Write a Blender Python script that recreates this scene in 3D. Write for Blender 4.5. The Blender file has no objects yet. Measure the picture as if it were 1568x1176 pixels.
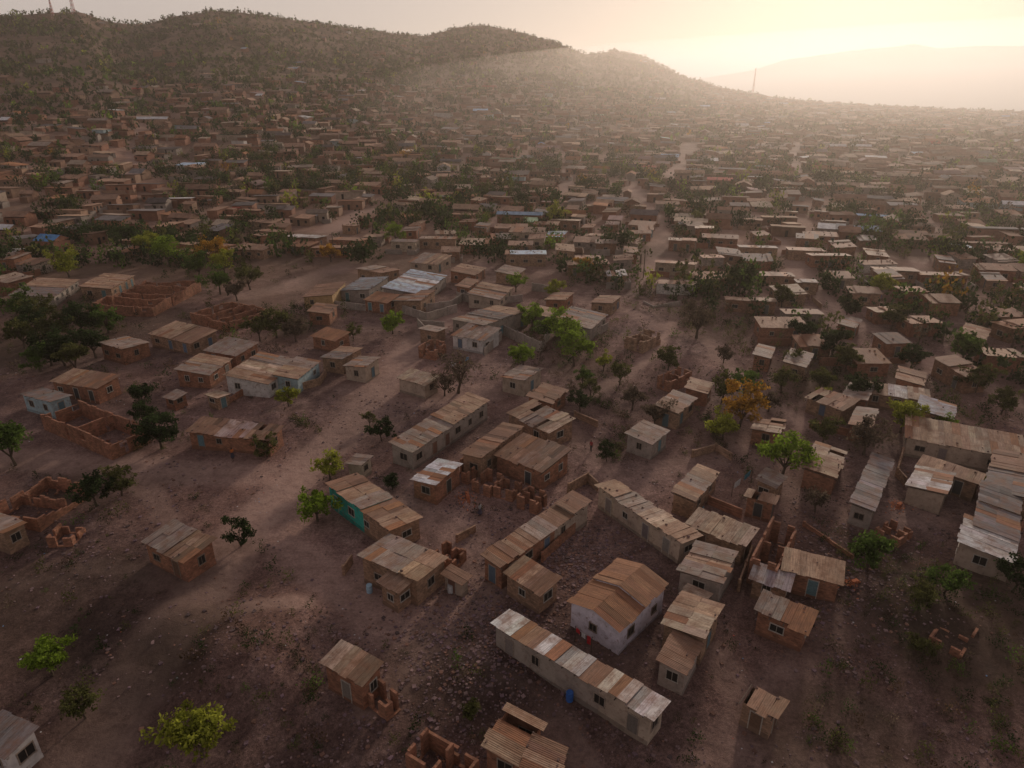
import bpy, math, random
import numpy as np
from mathutils import Vector, Matrix
random.seed(7); rng=np.random.default_rng(7)
H=45.0; PITCH=math.radians(23.8); F=1059.0
cp,sp=math.cos(PITCH),math.sin(PITCH)
scene=bpy.context.scene
def ray(u,v):
    x=(u-784)/F; t=(588-v)/F
    return (x,cp+t*sp,-sp+t*cp)
def G(u,v,z=0.0):
    # survey point -> map position on the level plane z
    d=ray(u,v); k=(z-H)/d[2]
    return Vector((d[0]*k,d[1]*k,z))
def link(o,parent=None):
    scene.collection.objects.link(o)
    if parent: o.parent=parent
    return o
# ------------------------------------------------------------------ noise
_tab=rng.random((256,256))
def vnoise(x,y):
    xi=np.floor(x).astype(int); yi=np.floor(y).astype(int)
    fx=x-xi; fy=y-yi; fx=fx*fx*(3-2*fx); fy=fy*fy*(3-2*fy)
    a=_tab[xi&255,yi&255]; b=_tab[(xi+1)&255,yi&255]; c=_tab[xi&255,(yi+1)&255]; d=_tab[(xi+1)&255,(yi+1)&255]
    return (a*(1-fx)+b*fx)*(1-fy)+(c*(1-fx)+d*fx)*fy
def fbm(x,y,o=4):
    s=0;a=.5
    for i in range(o):
        s=s+a*(vnoise(x+i*17.3,y+i*9.1)-.5); x=x*2.03; y=y*2.03; a*=.5
    return s
# ------------------------------------------------------------------ terrain
sky1=[(-700,60,950),(-300,30,950),(0,25,1000),(60,20,1000),(120,18,1000),(170,33,1040),(220,38,1080),(260,25,1100),(320,17,1100),(400,22,1150),(500,38,1250),
(600,50,1350),(650,56,1450),(700,42,1500),(740,40,1500),(800,52,1500),(850,65,1480),(900,84,1520),(940,77,1600),(990,90,1600),(1050,119,1500),(1120,138,1400),
(1200,152,1400),(1300,160,1400),(1450,168,1400),(1568,172,1400),(1900,185,1400)]
sky2=[(700,140,4500),(1000,132,4500),(1080,120,4500),(1150,107,4500),(1200,92,4500),(1260,82,4500),(1330,77,4500),(1400,70,4500),(1435,78,4500),(1500,74,4500),(1568,73,4500),(1800,66,4500),(2200,90,4500)]
def conv(l):
    A=[];Z=[];R=[]
    for u,v,r in l:
        d=ray(u,v); hz=math.hypot(d[0],d[1])
        A.append(math.atan2(d[0],d[1])); Z.append(H+r*d[2]/hz); R.append(r)
    return np.array(A),np.array(Z),np.array(R,float)
A1,Z1,R1=conv(sky1); A2,Z2,R2=conv(sky2)
def sstep(t): t=np.clip(t,0,1); return t*t*(3-2*t)
mounds=[(385,1010,5,1.3),(300,1010,6,.9),(420,960,4,.6),(230,840,6,.5),(1500,990,8,.8),(890,860,4,.35),(1330,900,5,.5),(1250,830,4,.4),(990,480,9,1.0),(740,1000,5,.4),(340,1040,2.5,.8),(410,1050,2.5,.7),(270,960,3,.6),(1430,960,4,.7)]
mw=[(G(u,v),r,h) for u,v,r,h in mounds]
def T(x,y,full=False):
    x=np.asarray(x,float); y=np.asarray(y,float)
    r=np.hypot(x,y); az=np.arctan2(x,y)
    zr=np.interp(az,A1,Z1); R=np.interp(az,A1,R1)
    r0=np.interp(az,[-.7,0,.3,.7],[200,300,450,600])
    t=np.clip((r-r0)/(R-r0),0,1)
    z=zr*t**1.55
    val=-60.0
    zf=np.interp(az,A2,Z2)
    far=val+(zf-val)*sstep((r-2700)/1800)
    far=np.where(r>4500,val+(zf-val)*(1-.8*sstep((r-4500)/3000)),far)
    back=zr+(val-zr)*sstep((r-R)/800)
    z=np.where(r>R,np.maximum(back,far),z)
    z=z+fbm(x/90,y/90,5)*(22*t*np.minimum(1,zr/60+.05))*(1-.6*sstep((t-.8)/.2))
    z=z+np.where(r>2500,fbm(x/500,y/500,4)*50*sstep((r-2500)/1500),0)
    z=z+(fbm(x/9,y/9,4)*.6+fbm(x/1.7,y/1.7,3)*.18)*(1-sstep((r-200)/300))
    for p,rr,h in mw:
        d2=((x-p.x)**2+(y-p.y)**2)/(rr*rr); z=z+h*np.exp(-d2)
    return (z,t) if full else z
def tz(x,y): return float(T(np.array([x]),np.array([y]))[0])
# ------------------------------------------------------------------ materials
def newmat(name):
    m=bpy.data.materials.new(name); m.use_nodes=True; nt=m.node_tree; nt.nodes.clear()
    out=nt.nodes.new('ShaderNodeOutputMaterial'); return m,nt,out
def noise(nt,co,scale,detail=5,rough=.6):
    n=nt.nodes.new('ShaderNodeTexNoise'); n.inputs['Scale'].default_value=scale; n.inputs['Detail'].default_value=detail; n.inputs['Roughness'].default_value=rough
    nt.links.new(co,n.inputs['Vector']); return n.outputs['Fac']
def ramp(nt,fac,stops):
    n=nt.nodes.new('ShaderNodeValToRGB'); cr=n.color_ramp
    while len(cr.elements)>1: cr.elements.remove(cr.elements[-1])
    for i,(p,c) in enumerate(stops):
        e=cr.elements[0] if i==0 else cr.elements.new(p)
        e.position=p; e.color=(c[0],c[1],c[2],1) if not isinstance(c,(int,float)) else (c,c,c,1)
    nt.links.new(fac,n.inputs['Fac']); return n.outputs['Color']
def mix(nt,fac,a,b,mode='MIX'):
    n=nt.nodes.new('ShaderNodeMix'); n.data_type='RGBA'; n.blend_type=mode
    for s,v in ((n.inputs[0],fac),(n.inputs[6],a),(n.inputs[7],b)):
        if isinstance(v,(int,float)): s.default_value=v
        elif isinstance(v,tuple): s.default_value=(v[0],v[1],v[2],1)
        else: nt.links.new(v,s)
    return n.outputs[2]
def math_(nt,op,a,b):
    n=nt.nodes.new('ShaderNodeMath'); n.operation=op
    for s,v in ((n.inputs[0],a),(n.inputs[1],b)):
        if isinstance(v,(int,float)): s.default_value=v
        else: nt.links.new(v,s)
    return n.outputs[0]
def attr(nt,name):
    n=nt.nodes.new('ShaderNodeAttribute'); n.attribute_name=name; return n
def princ(nt,out,col,rough=.9,metal=0,bump=None,bs=.3,bd=.05,spec=.3):
    p=nt.nodes.new('ShaderNodeBsdfPrincipled'); p.inputs['Roughness'].default_value=rough; p.inputs['Metallic'].default_value=metal
    p.inputs['Specular IOR Level'].default_value=spec
    if isinstance(col,tuple): p.inputs['Base Color'].default_value=(*col,1)
    else: nt.links.new(col,p.inputs['Base Color'])
    if bump is not None:
        b=nt.nodes.new('ShaderNodeBump'); b.inputs['Strength'].default_value=bs; b.inputs['Distance'].default_value=bd
        nt.links.new(bump,b.inputs['Height']); nt.links.new(b.outputs[0],p.inputs['Normal'])
    nt.links.new(p.outputs[0],out.inputs['Surface']); return p
def pos(nt): return nt.nodes.new('ShaderNodeNewGeometry').outputs['Position']
# ground
mG,nt,out=newmat('ground_soil')
P=pos(nt)
n1=noise(nt,P,.05,6); n2=noise(nt,P,.45,8,.68); n3=noise(nt,P,3.5,6,.7); n4=noise(nt,P,14,3,.6)
c=ramp(nt,n2,[(.32,(.068,.043,.040)),(.48,(.130,.084,.074)),(.58,(.178,.117,.102)),(.7,(.25,.168,.146))])
c=mix(nt,math_(nt,'MULTIPLY',ramp(nt,n1,[(.35,0),(.65,1)]),.6),c,(.18,.098,.076))
sp1=ramp(nt,n3,[(.32,.5),(.5,1.0),(.66,1.5)])
c=mix(nt,.9,c,sp1,'MULTIPLY')
c=mix(nt,.7,c,ramp(nt,n4,[(.35,.7),(.62,1.3)]),'MULTIPLY')
tw=attr(nt,'town').outputs['Fac']
c=mix(nt,math_(nt,'MULTIPLY',tw,.55),c,mix(nt,n2,(.19,.112,.078),(.36,.235,.165)))
rd=attr(nt,'road').outputs['Fac']
rmask=math_(nt,'MULTIPLY',rd,ramp(nt,noise(nt,P,.9,7,.7),[(.3,.4),(.6,1)]))
rc=mix(nt,n3,(.23,.152,.125),(.35,.24,.195))
c=mix(nt,rmask,c,rc)
vg=attr(nt,'veg').outputs['Fac']
c=mix(nt,math_(nt,'MULTIPLY',vg,ramp(nt,noise(nt,P,.03,8,.7),[(.3,.4),(.6,1)])),c,ramp(nt,noise(nt,P,.08,8,.75),[(.35,(.04,.037,.022)),(.6,(.125,.08,.052))]))
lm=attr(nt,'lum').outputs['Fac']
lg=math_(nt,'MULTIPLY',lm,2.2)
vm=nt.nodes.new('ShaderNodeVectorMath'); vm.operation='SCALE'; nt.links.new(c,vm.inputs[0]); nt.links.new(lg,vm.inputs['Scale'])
hgt=math_(nt,'ADD',math_(nt,'MULTIPLY',n2,1.0),math_(nt,'ADD',math_(nt,'MULTIPLY',n3,.35),math_(nt,'MULTIPLY',n4,.12)))
princ(nt,out,vm.outputs[0],.95,0,hgt,.7,.3,.08)
# roof
def roofmat(name,uv=True):
    m,nt,out=newmat(name); col=attr(nt,'Col').outputs['Color']
    if uv:
        u=nt.nodes.new('ShaderNodeUVMap').outputs[0]
        mp=nt.nodes.new('ShaderNodeMapping'); mp.inputs['Scale'].default_value=(7,.6,1); nt.links.new(u,mp.inputs[0])
        st=noise(nt,mp.outputs[0],1,4,.6)
        P=pos(nt)
        w=nt.nodes.new('ShaderNodeTexWave'); w.inputs['Scale'].default_value=2.1; w.bands_direction='X'; w.inputs['Distortion'].default_value=.1
        nt.links.new(u,w.inputs['Vector'])
        c=mix(nt,1,col,ramp(nt,st,[(.3,.5),(.5,.88),(.7,1.15)]),'MULTIPLY')
        c=mix(nt,ramp(nt,noise(nt,P,.8,6,.65),[(.43,0),(.66,.75)]),c,(.20,.100,.058))
        c=mix(nt,ramp(nt,noise(nt,P,5,4,.7),[(.56,0),(.70,.65)]),c,(.09,.062,.05))
        princ(nt,out,c,.75,.05,w.outputs['Fac'],.5,.03,.16)
    else:
        P=pos(nt)
        c=mix(nt,1,col,ramp(nt,noise(nt,P,.5,5,.7),[(.3,.55),(.5,.95),(.7,1.2)]),'MULTIPLY')
        princ(nt,out,c,.88,0,None,spec=.08)
    return m
mRoof=roofmat('corrugated_roof'); mRoofFar=roofmat('roof_sheeting_distant',False)
def wallmat(name,brick):
    m,nt,out=newmat(name); col=attr(nt,'Col').outputs['Color']; P=pos(nt)
    if brick:
        u=nt.nodes.new('ShaderNodeUVMap').outputs[0]
        b=nt.nodes.new('ShaderNodeTexBrick'); nt.links.new(u,b.inputs['Vector'])
        b.inputs['Scale'].default_value=1; b.inputs['Brick Width'].default_value=.3; b.inputs['Row Height'].default_value=.16; b.inputs['Mortar Size'].default_value=.014
        b.inputs['Color1'].default_value=(1.15,1.1,1.05,1); b.inputs['Color2'].default_value=(.6,.58,.56,1); b.inputs['Mortar'].default_value=(.8,.85,.85,1)
        c=mix(nt,1,col,b.outputs['Color'],'MULTIPLY')
        c=mix(nt,1,c,ramp(nt,noise(nt,P,1.1,6,.65),[(.3,.6),(.6,1.15)]),'MULTIPLY')
        princ(nt,out,c,.92,0,b.outputs['Fac'],.4,-.02)
    else:
        c=mix(nt,1,col,ramp(nt,noise(nt,P,.9,7,.7),[(.3,.6),(.5,.95),(.65,1.1)]),'MULTIPLY')
        c=mix(nt,ramp(nt,noise(nt,P,2.2,5,.7),[(.54,0),(.68,.8)]),c,(.19,.12,.09))
        princ(nt,out,c,.9,0,noise(nt,P,8,4),.3,.03)
    return m
mBrick=wallmat('brick_wall',True); mPlas=wallmat('plaster_wall',False)
def simple(name,useattr=True,col=(.5,.5,.5),rough=.7,metal=0,ns=6):
    m,nt,out=newmat(name); P=pos(nt)
    base=attr(nt,'Col').outputs['Color'] if useattr else None
    nn=ramp(nt,noise(nt,P,ns,4,.6),[(.3,.7),(.7,1.15)])
    c=mix(nt,1,base if useattr else col,nn,'MULTIPLY')
    princ(nt,out,c,rough,metal); return m
mPaint=simple('painted_joinery'); mStone=simple('stone_rubble',ns=9,rough=.95); mDark=simple('recess_shade_pane',False,(.02,.017,.015),.6)  # mDark: solid window panes, near-black colour stands in for recess shade
mFarW=simple('distant_wall',ns=.7,rough=.9); mBark=simple('bark',False,(.09,.065,.045),.95); mCloth=simple('cloth',ns=4,rough=.9)
mSkin=simple('skin',False,(.11,.055,.035),.6); mHair=simple('hair',False,(.01,.008,.007),.8)
def leafmat(name,tr=.4):
    m,nt,out=newmat(name); col=attr(nt,'Col').outputs['Color']
    d=nt.nodes.new('ShaderNodeBsdfDiffuse'); t=nt.nodes.new('ShaderNodeBsdfTranslucent'); ms=nt.nodes.new('ShaderNodeMixShader'); ms.inputs[0].default_value=tr
    nt.links.new(col,d.inputs[0]); nt.links.new(col,t.inputs[0]); nt.links.new(d.outputs[0],ms.inputs[1]); nt.links.new(t.outputs[0],ms.inputs[2]); nt.links.new(ms.outputs[0],out.inputs['Surface']); return m
mLeaf=leafmat('foliage',.42)
# ------------------------------------------------------------------ mesh utils
def mesh_np(name,V,Fq,col=None,mats=(),midx=None,smooth=False):
    me=bpy.data.meshes.new(name); V=np.asarray(V,np.float32); Fq=np.asarray(Fq,np.int32); k=Fq.shape[1]
    me.vertices.add(len(V)); me.vertices.foreach_set('co',V.ravel())
    me.loops.add(Fq.size); me.loops.foreach_set('vertex_index',Fq.ravel())
    me.polygons.add(len(Fq)); me.polygons.foreach_set('loop_start',np.arange(0,Fq.size,k,dtype=np.int32))
    try: me.polygons.foreach_set('loop_total',np.full(len(Fq),k,np.int32))
    except Exception: pass
    for m in mats: me.materials.append(m)
    if midx is not None: me.polygons.foreach_set('material_index',np.asarray(midx,np.int32))
    me.polygons.foreach_set('use_smooth',np.full(len(Fq),smooth))
    if col is not None:
        a=me.color_attributes.new('Col','FLOAT_COLOR','POINT'); c=np.ones((len(V),4),np.float32); c[:,:3]=col; a.data.foreach_set('color',c.ravel())
    me.update(calc_edges=True); me.validate(); return me
class MB:
    def __init__(s): s.v=[];s.f=[];s.c=[];s.m=[];s.uv=[]
    def face(s,pts,col,mi=0,uv=None):
        b=len(s.v); s.v+= [tuple(p) for p in pts]; s.f.append(tuple(range(b,b+len(pts)))); s.c+=[col]*len(pts); s.m.append(mi)
        s.uv+= uv if uv else [(0,0)]*len(pts)
    def hexa(s,p,col,mi=0,uvt=None):
        for q in ((0,3,2,1),(4,5,6,7),(0,1,5,4),(1,2,6,5),(2,3,7,6),(3,0,4,7)):
            pts=[p[i] for i in q]
            if uvt: uv=[uvt(a) for a in pts]
            elif q==(4,5,6,7) or q==(0,3,2,1): uv=[(a[0],a[1]) for a in pts]
            else: uv=[(a[0]+a[1],a[2]) for a in pts]
            s.face(pts,col,mi,uv)
    def box(s,x0,y0,z0,x1,y1,z1,col,mi=0):
        s.hexa([(x0,y0,z0),(x1,y0,z0),(x1,y1,z0),(x0,y1,z0),(x0,y0,z1),(x1,y0,z1),(x1,y1,z1),(x0,y1,z1)],col,mi)
    def tube(s,pts,rad,col,mi=0,n=6):
        rings=[]
        for i,p in enumerate(pts):
            p=Vector(p); d=(Vector(pts[min(i+1,len(pts)-1)])-Vector(pts[max(i-1,0)])).normalized()
            a=d.orthogonal().normalized(); b=d.cross(a)
            rings.append([p+(a*math.cos(2*math.pi*j/n)+b*math.sin(2*math.pi*j/n))*rad[i] for j in range(n)])
        for i in range(len(rings)-1):
            for j in range(n):
                k=(j+1)%n; s.face([rings[i][j],rings[i][k],rings[i+1][k],rings[i+1][j]],col,mi)
        s.face(rings[-1],col,mi)
    def mesh(s,name,mats):
        me=bpy.data.meshes.new(name); me.from_pydata(s.v,[],s.f)
        for m in mats: me.materials.append(m)
        me.polygons.foreach_set('material_index',s.m)
        a=me.color_attributes.new('Col','FLOAT_COLOR','POINT')
        a.data.foreach_set('color',[x for c in s.c for x in (c[0],c[1],c[2],1)])
        u=me.uv_layers.new(name='UVMap'); u.data.foreach_set('uv',[x for c in s.uv for x in c])
        me.update(); return me
    def obj(s,name,mats,parent=None):
        if not s.f: return None
        return link(bpy.data.objects.new(name,s.mesh(name,mats)),parent)
def jit(c,a=.12):
    k=1+random.uniform(-a,a); return tuple(max(0,x*k*(1+random.uniform(-a,a)*.25)) for x in c)
def empty(name,loc,rz=0):
    e=bpy.data.objects.new(name,None); e.empty_display_size=.5; e.location=loc; e.rotation_euler=(0,0,rz); return link(e)
# ------------------------------------------------------------------ palettes
TAN=(.37,.25,.17); GREY=(.30,.245,.21); RUST=(.31,.15,.08); WHITE=(.60,.58,.57); BLUE=(.42,.52,.62); PALE=(.45,.35,.26); DGREY=(.19,.17,.165); BROWN=(.26,.155,.105)
wBR=(.30,.145,.09); wCR=(.41,.32,.245); wGR=(.31,.26,.22); wWH=(.56,.52,.49); wTL=(.03,.33,.27); wTN=(.33,.21,.14); wBL=(.30,.39,.41)
foot=[]   # footprints for exclusion
def frame_from(L,N,R,h):
    l,n,r=G(*L,h),G(*N,h),G(*R,h)
    e1=(l-n); e2=(r-n); e1.z=e2.z=0
    if e1.length>=e2.length: a,o=e1,e2
    else: a,o=e2,e1
    La=a.length; a=a.normalized(); b=Vector((-a.y,a.x,0))
    w=o.dot(b)
    org=Vector((n.x,n.y,0))
    if w<0:
        org=org+a*La; a=-a; w=-w
    w=max(w,2.6)
    foot.append((org.x+a.x*La/2-a.y*w/2,org.y+a.y*La/2+a.x*w/2,max(La,w)/2+1))
    return org,math.atan2(a.y,a.x),La,w
def openings(wl,fr,pn,dr,Wx0,Wy0,Wx1,Wy1,topz,fcol,dcol,dens=2.6):
    for side in range(4):
        Ls=(Wx1-Wx0) if side in(0,2) else (Wy1-Wy0)
        n=max(1,int(Ls/dens)); 
        for i in range(n):
            if random.random()<.12: continue
            c=(i+.5)*Ls/n+random.uniform(-.25,.25)
            door=random.random()<(.35 if side in(0,2) else .15)
            w=.85 if door else random.choice([.7,.9,1.1]); z0=.05 if door else 1.05; z1=2.0 if door else 1.05+random.choice([.7,.9])
            z1=min(z1,topz-.25)
            if c-w/2<.2 or c+w/2>Ls-.2 or z1-z0<.4: continue
            def bx(mb,a0,a1,b0,b1,d0,d1,col):
                if side==0: mb.box(Wx0+a0,Wy0-d1,b0,Wx0+a1,Wy0-d0,b1,col)
                elif side==2: mb.box(Wx1-a1,Wy1+d0,b0,Wx1-a0,Wy1+d1,b1,col)
                elif side==1: mb.box(Wx1+d0,Wy0+a0,b0,Wx1+d1,Wy0+a1,b1,col)
                else: mb.box(Wx0-d1,Wy1-a1,b0,Wx0-d0,Wy1-a0,b1,col)
            a0,a1=c-w/2,c+w/2
            if door:
                bx(dr,a0,a1,z0,z1,-.01,.03,jit(dcol,.2))
            else:
                bx(pn,a0,a1,z0,z1,-.01,.012,(.02,.02,.02))
                bx(fr,c-.02,c+.02,z0,z1,-.01,.03,fcol)
            bx(fr,a0-.08,a0,z0-.0,z1+.0,-.01,.055,fcol); bx(fr,a1,a1+.08,z0,z1,-.01,.055,fcol)
            bx(fr,a0-.08,a1+.08,z1,z1+.09,-.01,.06,fcol)
            if not door: bx(fr,a0-.1,a1+.1,z0-.07,z0,-.01,.09,fcol)
def house(name,L,N,R,h=2.8,typ='mono',segs=1,wall=wBR,cols=(TAN,),rag=0,wall2=None,dcol=None,flip=None,stones=None):
    org,rz,La,W=frame_from(L,N,R,h)
    gz=tz(*(org+Vector((math.cos(rz)*La/2-math.sin(rz)*W/2,math.sin(rz)*La/2+math.cos(rz)*W/2,0))).xy)
    e=empty(name,(org.x,org.y,min(gz,.4)*0.5),rz)
    oh=.28
    rise=(.10 if typ=='mono' else .26)*W*(1 if typ=='mono' else .5)
    if flip is None: flip=random.random()<.4
    def zr(y,off=0):
        t=y/W
        if typ=='mono': return h+(rise*(1-t) if flip else rise*t)-rise*.5+off
        return h+rise*(1-abs(2*t-1))+off
    x0,y0,x1,y1=oh,oh,La-oh,W-oh
    bw=MB(); mats=[mBrick,mPlas]
    cuts=[0]+[La*(i+random.uniform(-.12,.12))/segs for i in range(1,segs)]+[La]
    offs=[random.uniform(-.12,.14) if segs>1 else 0 for _ in range(segs)]
    roof=MB(); isb=lambda c: c in (wBR,wTN)
    for k in range(segs):
        c0,c1=cuts[k],cuts[k+1]; off=offs[k]
        wx0=x0 if k==0 else c0; wx1=x1 if k==segs-1 else c1-.003
        wc=wall if (wall2 is None or k<segs*.6) else wall2
        wc_=jit(wc,.06); mi=0 if isb(wc) else 1
        ys=[y0,y1] if typ=='mono' else [y0,W/2,y1]
        zt=[zr(y,off)-.05 for y in ys]
        for yy,rev,zz in ((y0,False,zt[0]),(y1,True,zt[-1])):
            p=[(wx0,yy,-.8),(wx1,yy,-.8),(wx1,yy,zz),(wx0,yy,zz)]; 
            if rev: p=[p[1],p[0],p[3],p[2]]
            bw.face(p,wc_,mi,[(a[0],a[2]) for a in p])
        for xx,rev in ((wx0,True),(wx1,False)):
            p=[(xx,y0,-.8),(xx,y1,-.8)]+[(xx,ys[i],zt[i]) for i in range(len(ys)-1,-1,-1)]
            if rev: p=p[::-1]
            bw.face(p,wc_,mi,[(a[1],a[2]) for a in p])
        pc=tuple(q*.62 for q in wc_)
        bw.box(wx0-.03 if k==0 else wx0,y0-.035,-.8,wx1,y0-.002,random.uniform(.3,.42),pc,1)
        bw.box(wx0-.03 if k==0 else wx0,y1+.002,-.8,wx1,y1+.035,random.uniform(.3,.42),pc,1)
        base=cols[k%len(cols)]
        ex0=c0-(0 if k else .12); ex1=c1+(.05 if k<segs-1 else .12)
        ns=max(1,round((ex1-ex0)/.82)); sw=(ex1-ex0)/ns
        slopes=[(0,W)] if typ=='mono' else [(0,W/2),(W/2,W)]
        for (sa,sb) in slopes:
            rows=1 if sb-sa<3.6 else 2
            for i in range(ns):
                for rI in range(rows):
                    if rag and random.random()<.04*rag: continue
                    a=sa+(sb-sa)*rI/rows; b=sa+(sb-sa)*(rI+1)/rows
                    if rI<rows-1: b+=.12
                    ja=random.uniform(-.10,.08)*(1+rag); jb=random.uniform(-.08,.10)*(1+rag)
                    if typ!='mono':
                        if abs(a-W/2)<.01: ja=0
                        if abs(b-W/2)<.01: jb=0
                    if rI>0: ja=0
                    if rI<rows-1: jb=0
                    a+=ja; b+=jb
                    zo=random.uniform(0,.03)*(1+rag)+(.02 if ((rI==0)!=flip) else 0)
                    X0=ex0+i*sw-.03; X1=ex0+(i+1)*sw+.03
                    sk=random.uniform(-.04,.04)*(1+rag)
                    def zz(y): 
                        if typ=='mono': return zr(y,off)
                        m=W/2
                        return h+off+rise*(1-abs(y-m)/m)
                    za=zz(a)+zo; zb=zz(b)+zo; tilt=random.uniform(-.02,.02)*(1+rag)
                    pp=[(X0,a,za),(X1,a,za+tilt),(X1+sk,b,zb+tilt),(X0+sk,b,zb)]
                    bot=[(q[0],q[1],q[2]-.02) for q in pp]
                    cc=jit(base,.15)
                    rr=random.random()
                    if rr<.10: cc=jit(RUST,.2)
                    elif rr<.15: cc=tuple(min(.7,x*1.35) for x in cc)
                    elif rr<.21: cc=tuple(x*.6 for x in cc)
                    ou=random.uniform(0,30)
                    roof.hexa(bot+pp,cc,0,lambda q,o=ou:(q[0]+o,q[1]+o))
        n=int((c1-c0)*W*(.14 if stones is None else stones)*(1+rag*1.5))
        for _ in range(n):
            sx=random.uniform(c0+.1,c1-.1); sy=random.choice([random.uniform(0.1,.5),random.uniform(W-.5,W-.1),random.uniform(.3,W-.3)])
            s=random.uniform(.07,.15); z=zr(sy,off)+.02
            roof.hexa([(sx-s,sy-s*.6,z),(sx+s,sy-s*.7,z),(sx+s*.8,sy+s*.7,z),(sx-s,sy+s*.6,z),(sx-s*.7,sy-s*.5,z+s),(sx+s*.7,sy-s*.4,z+s*.9),(sx+s*.6,sy+s*.5,z+s*1.1),(sx-s*.8,sy+s*.4,z+s)],jit((.18,.115,.095),.3),1)
    for i in range(int(La/1.2)+1):
        xx=min(La-.1,.1+i*1.2)
        zb0=zr(0)-.10+min(offs); zb1=zr(W)-.10+min(offs)
        if typ=='mono':
            roof.hexa([(xx-.04,-.02,zb0-.05),(xx+.04,-.02,zb0-.05),(xx+.04,W+.02,zb1-.05),(xx-.04,W+.02,zb1-.05),(xx-.04,-.02,zb0+.02),(xx+.04,-.02,zb0+.02),(xx+.04,W+.02,zb1+.02),(xx-.04,W+.02,zb1+.02)],(.12,.09,.07),1)
    bw.obj('walls',mats,e); roof.obj('roof',[mRoof,mStone],e)
    fr=MB();pn=MB();dr=MB()
    tops=min(zr(y0),zr(y1))+min(offs)
    fc=random.choice([(.38,.34,.29),(.22,.17,.13),(.30,.24,.19)])
    openings(bw,fr,pn,dr,x0,y0,x1,y1,tops,fc,dcol or random.choice([(.10,.14,.2),(.16,.09,.06),(.20,.17,.15),(.05,.05,.05),(.09,.16,.18)]))
    fr.obj('window_frames',[mPaint],e); pn.obj('windows',[mDark],e); dr.obj('doors',[mPaint],e)
    return e
def ruin(name,L,N,R,h=2.3,rooms=2,wall=wBR,low=False):
    org,rz,La,W=frame_from(L,N,R,h)
    e=empty(name,(org.x,org.y,0),rz); t=.22; mb=MB()
    def run(p,q,gap=None):
        p=Vector(p);q=Vector(q); d=q-p; n=max(1,int(d.length/.55)); hh=h*random.uniform(.75,1.0)
        isx=abs(d.x)>abs(d.y); i=0
        door=random.randint(1,max(1,n-2)); win=random.randint(1,max(1,n-2))
        for i in range(n):
            hh+=random.choice([0,0,0,-.16,.16,-.32 if low else 0])
            hh=max(h*(.3 if low else .7),min(h,hh)); z1=hh
            if i==door: z1=.12
            elif i==win or (i==win+1 and n>6): z1=1.05
            a=p+d*(i/n); b=p+d*((i+1)/n)
            if isx: mb.box(min(a.x,b.x),a.y,-.8,max(a.x,b.x),a.y+t,z1,jit(wall,.08))
            else: mb.box(a.x,min(a.y,b.y),-.8,a.x+t,max(a.y,b.y),z1,jit(wall,.08))
            if z1==1.05 and h>2.1 and not low:
                if isx: mb.box(min(a.x,b.x),a.y,1.85,max(a.x,b.x),a.y+t,min(hh,h),jit(wall,.08))
                else: mb.box(a.x,min(a.y,b.y),1.85,a.x+t,max(a.y,b.y),min(hh,h),jit(wall,.08))
    run((0,0,0),(La,0,0)); run((0,W-t,0),(La,W-t,0)); run((0,t,0),(0,W-t,0)); run((La-t,t,0),(La-t,W-t,0))
    for k in range(1,rooms): 
        run((La*k/rooms,t,0),(La*k/rooms,W-t,0))
    mb.obj('walls',[mBrick],e)
    rb=MB()
    for _ in range(int(La*W*.7)):
        s=random.uniform(.06,.16); x=random.uniform(.3,La-.3); y=random.uniform(.3,W-.3); z=random.uniform(-.1,.1)
        rb.box(x-s,y-s*.6,z,x+s,y+s*.6,z+s*1.3,jit(wBR,.3))
    rb.obj('fallen_bricks',[mStone],e)
    return e
def wall_line(name,pts,h=1.7,col=wGR,t=.18):
    mb=MB(); P3=[G(u,v) for u,v in pts]; o=P3[0].copy()
    for a,b in zip(P3[:-1],P3[1:]):
        d=(b-a); L_=d.length; d.normalize(); n=Vector((-d.y,d.x,0))*t/2; k=max(1,int(L_/2.2))
        for i in range(k):
            p=a+d*L_*i/k-o; q=a+d*(L_*(i+1)/k)-o; hh=h*random.uniform(.9,1.02)
            pts8=[p-n,q-n,q+n,p+n]; 
            mb.hexa([(v.x,v.y,-.6) for v in pts8]+[(v.x,v.y,hh) for v in pts8],jit(col,.08),0 if col in(wBR,wTN) else 1)
            m=Vector((p.x,p.y,0)); s=t*.75
            mb.box(m.x-s,m.y-s,-.6,m.x+s,m.y+s,hh+.08,jit(col,.08),0 if col in(wBR,wTN) else 1)
    ob=mb.obj(name,[mBrick,mPlas]); ob.location=o; return ob
# ------------------------------------------------------------------ surveyed buildings
B='brick_house';Pp='plastered_house';RW='row_house'
house(RW,(498,742),(595,814),(638,782),2.9,segs=5,wall=wTL,wall2=wTN,cols=(BROWN,TAN,GREY,BROWN,TAN),dcol=(.05,.25,.22))
house(B,(548,853),(638,893),(687,850),3.0,segs=3,wall=wTN,cols=(GREY,GREY,TAN))
house(B,(577,890),(607,908),(637,888),2.7,wall=wTN,cols=(TAN,))
house(B,(633,728),(668,745),(708,713),2.7,wall=wBR,cols=((.68,.70,.74),),stones=.02,flip=True)
house(Pp,(601,674),(632,690),(750,613),3.0,segs=2,wall=wGR,cols=(GREY,TAN))
house(B,(706,690),(738,703),(803,656),3.0,segs=2,wall=wTN,cols=(BROWN,))
house(B,(756,692),(828,722),(868,689),3.0,segs=2,wall=wBR,cols=(BROWN,(.27,.185,.14)))
house(B,(775,630),(838,662),(873,640),2.8,segs=3,wall=wTN,cols=(TAN,GREY,PALE),rag=1)
house(B,(812,603),(846,617),(870,596),2.7,wall=wBR,cols=(BROWN,),segs=2,rag=1)
house(Pp,(766,574),(804,584),(832,566),2.8,wall=wCR,cols=(GREY,))
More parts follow.
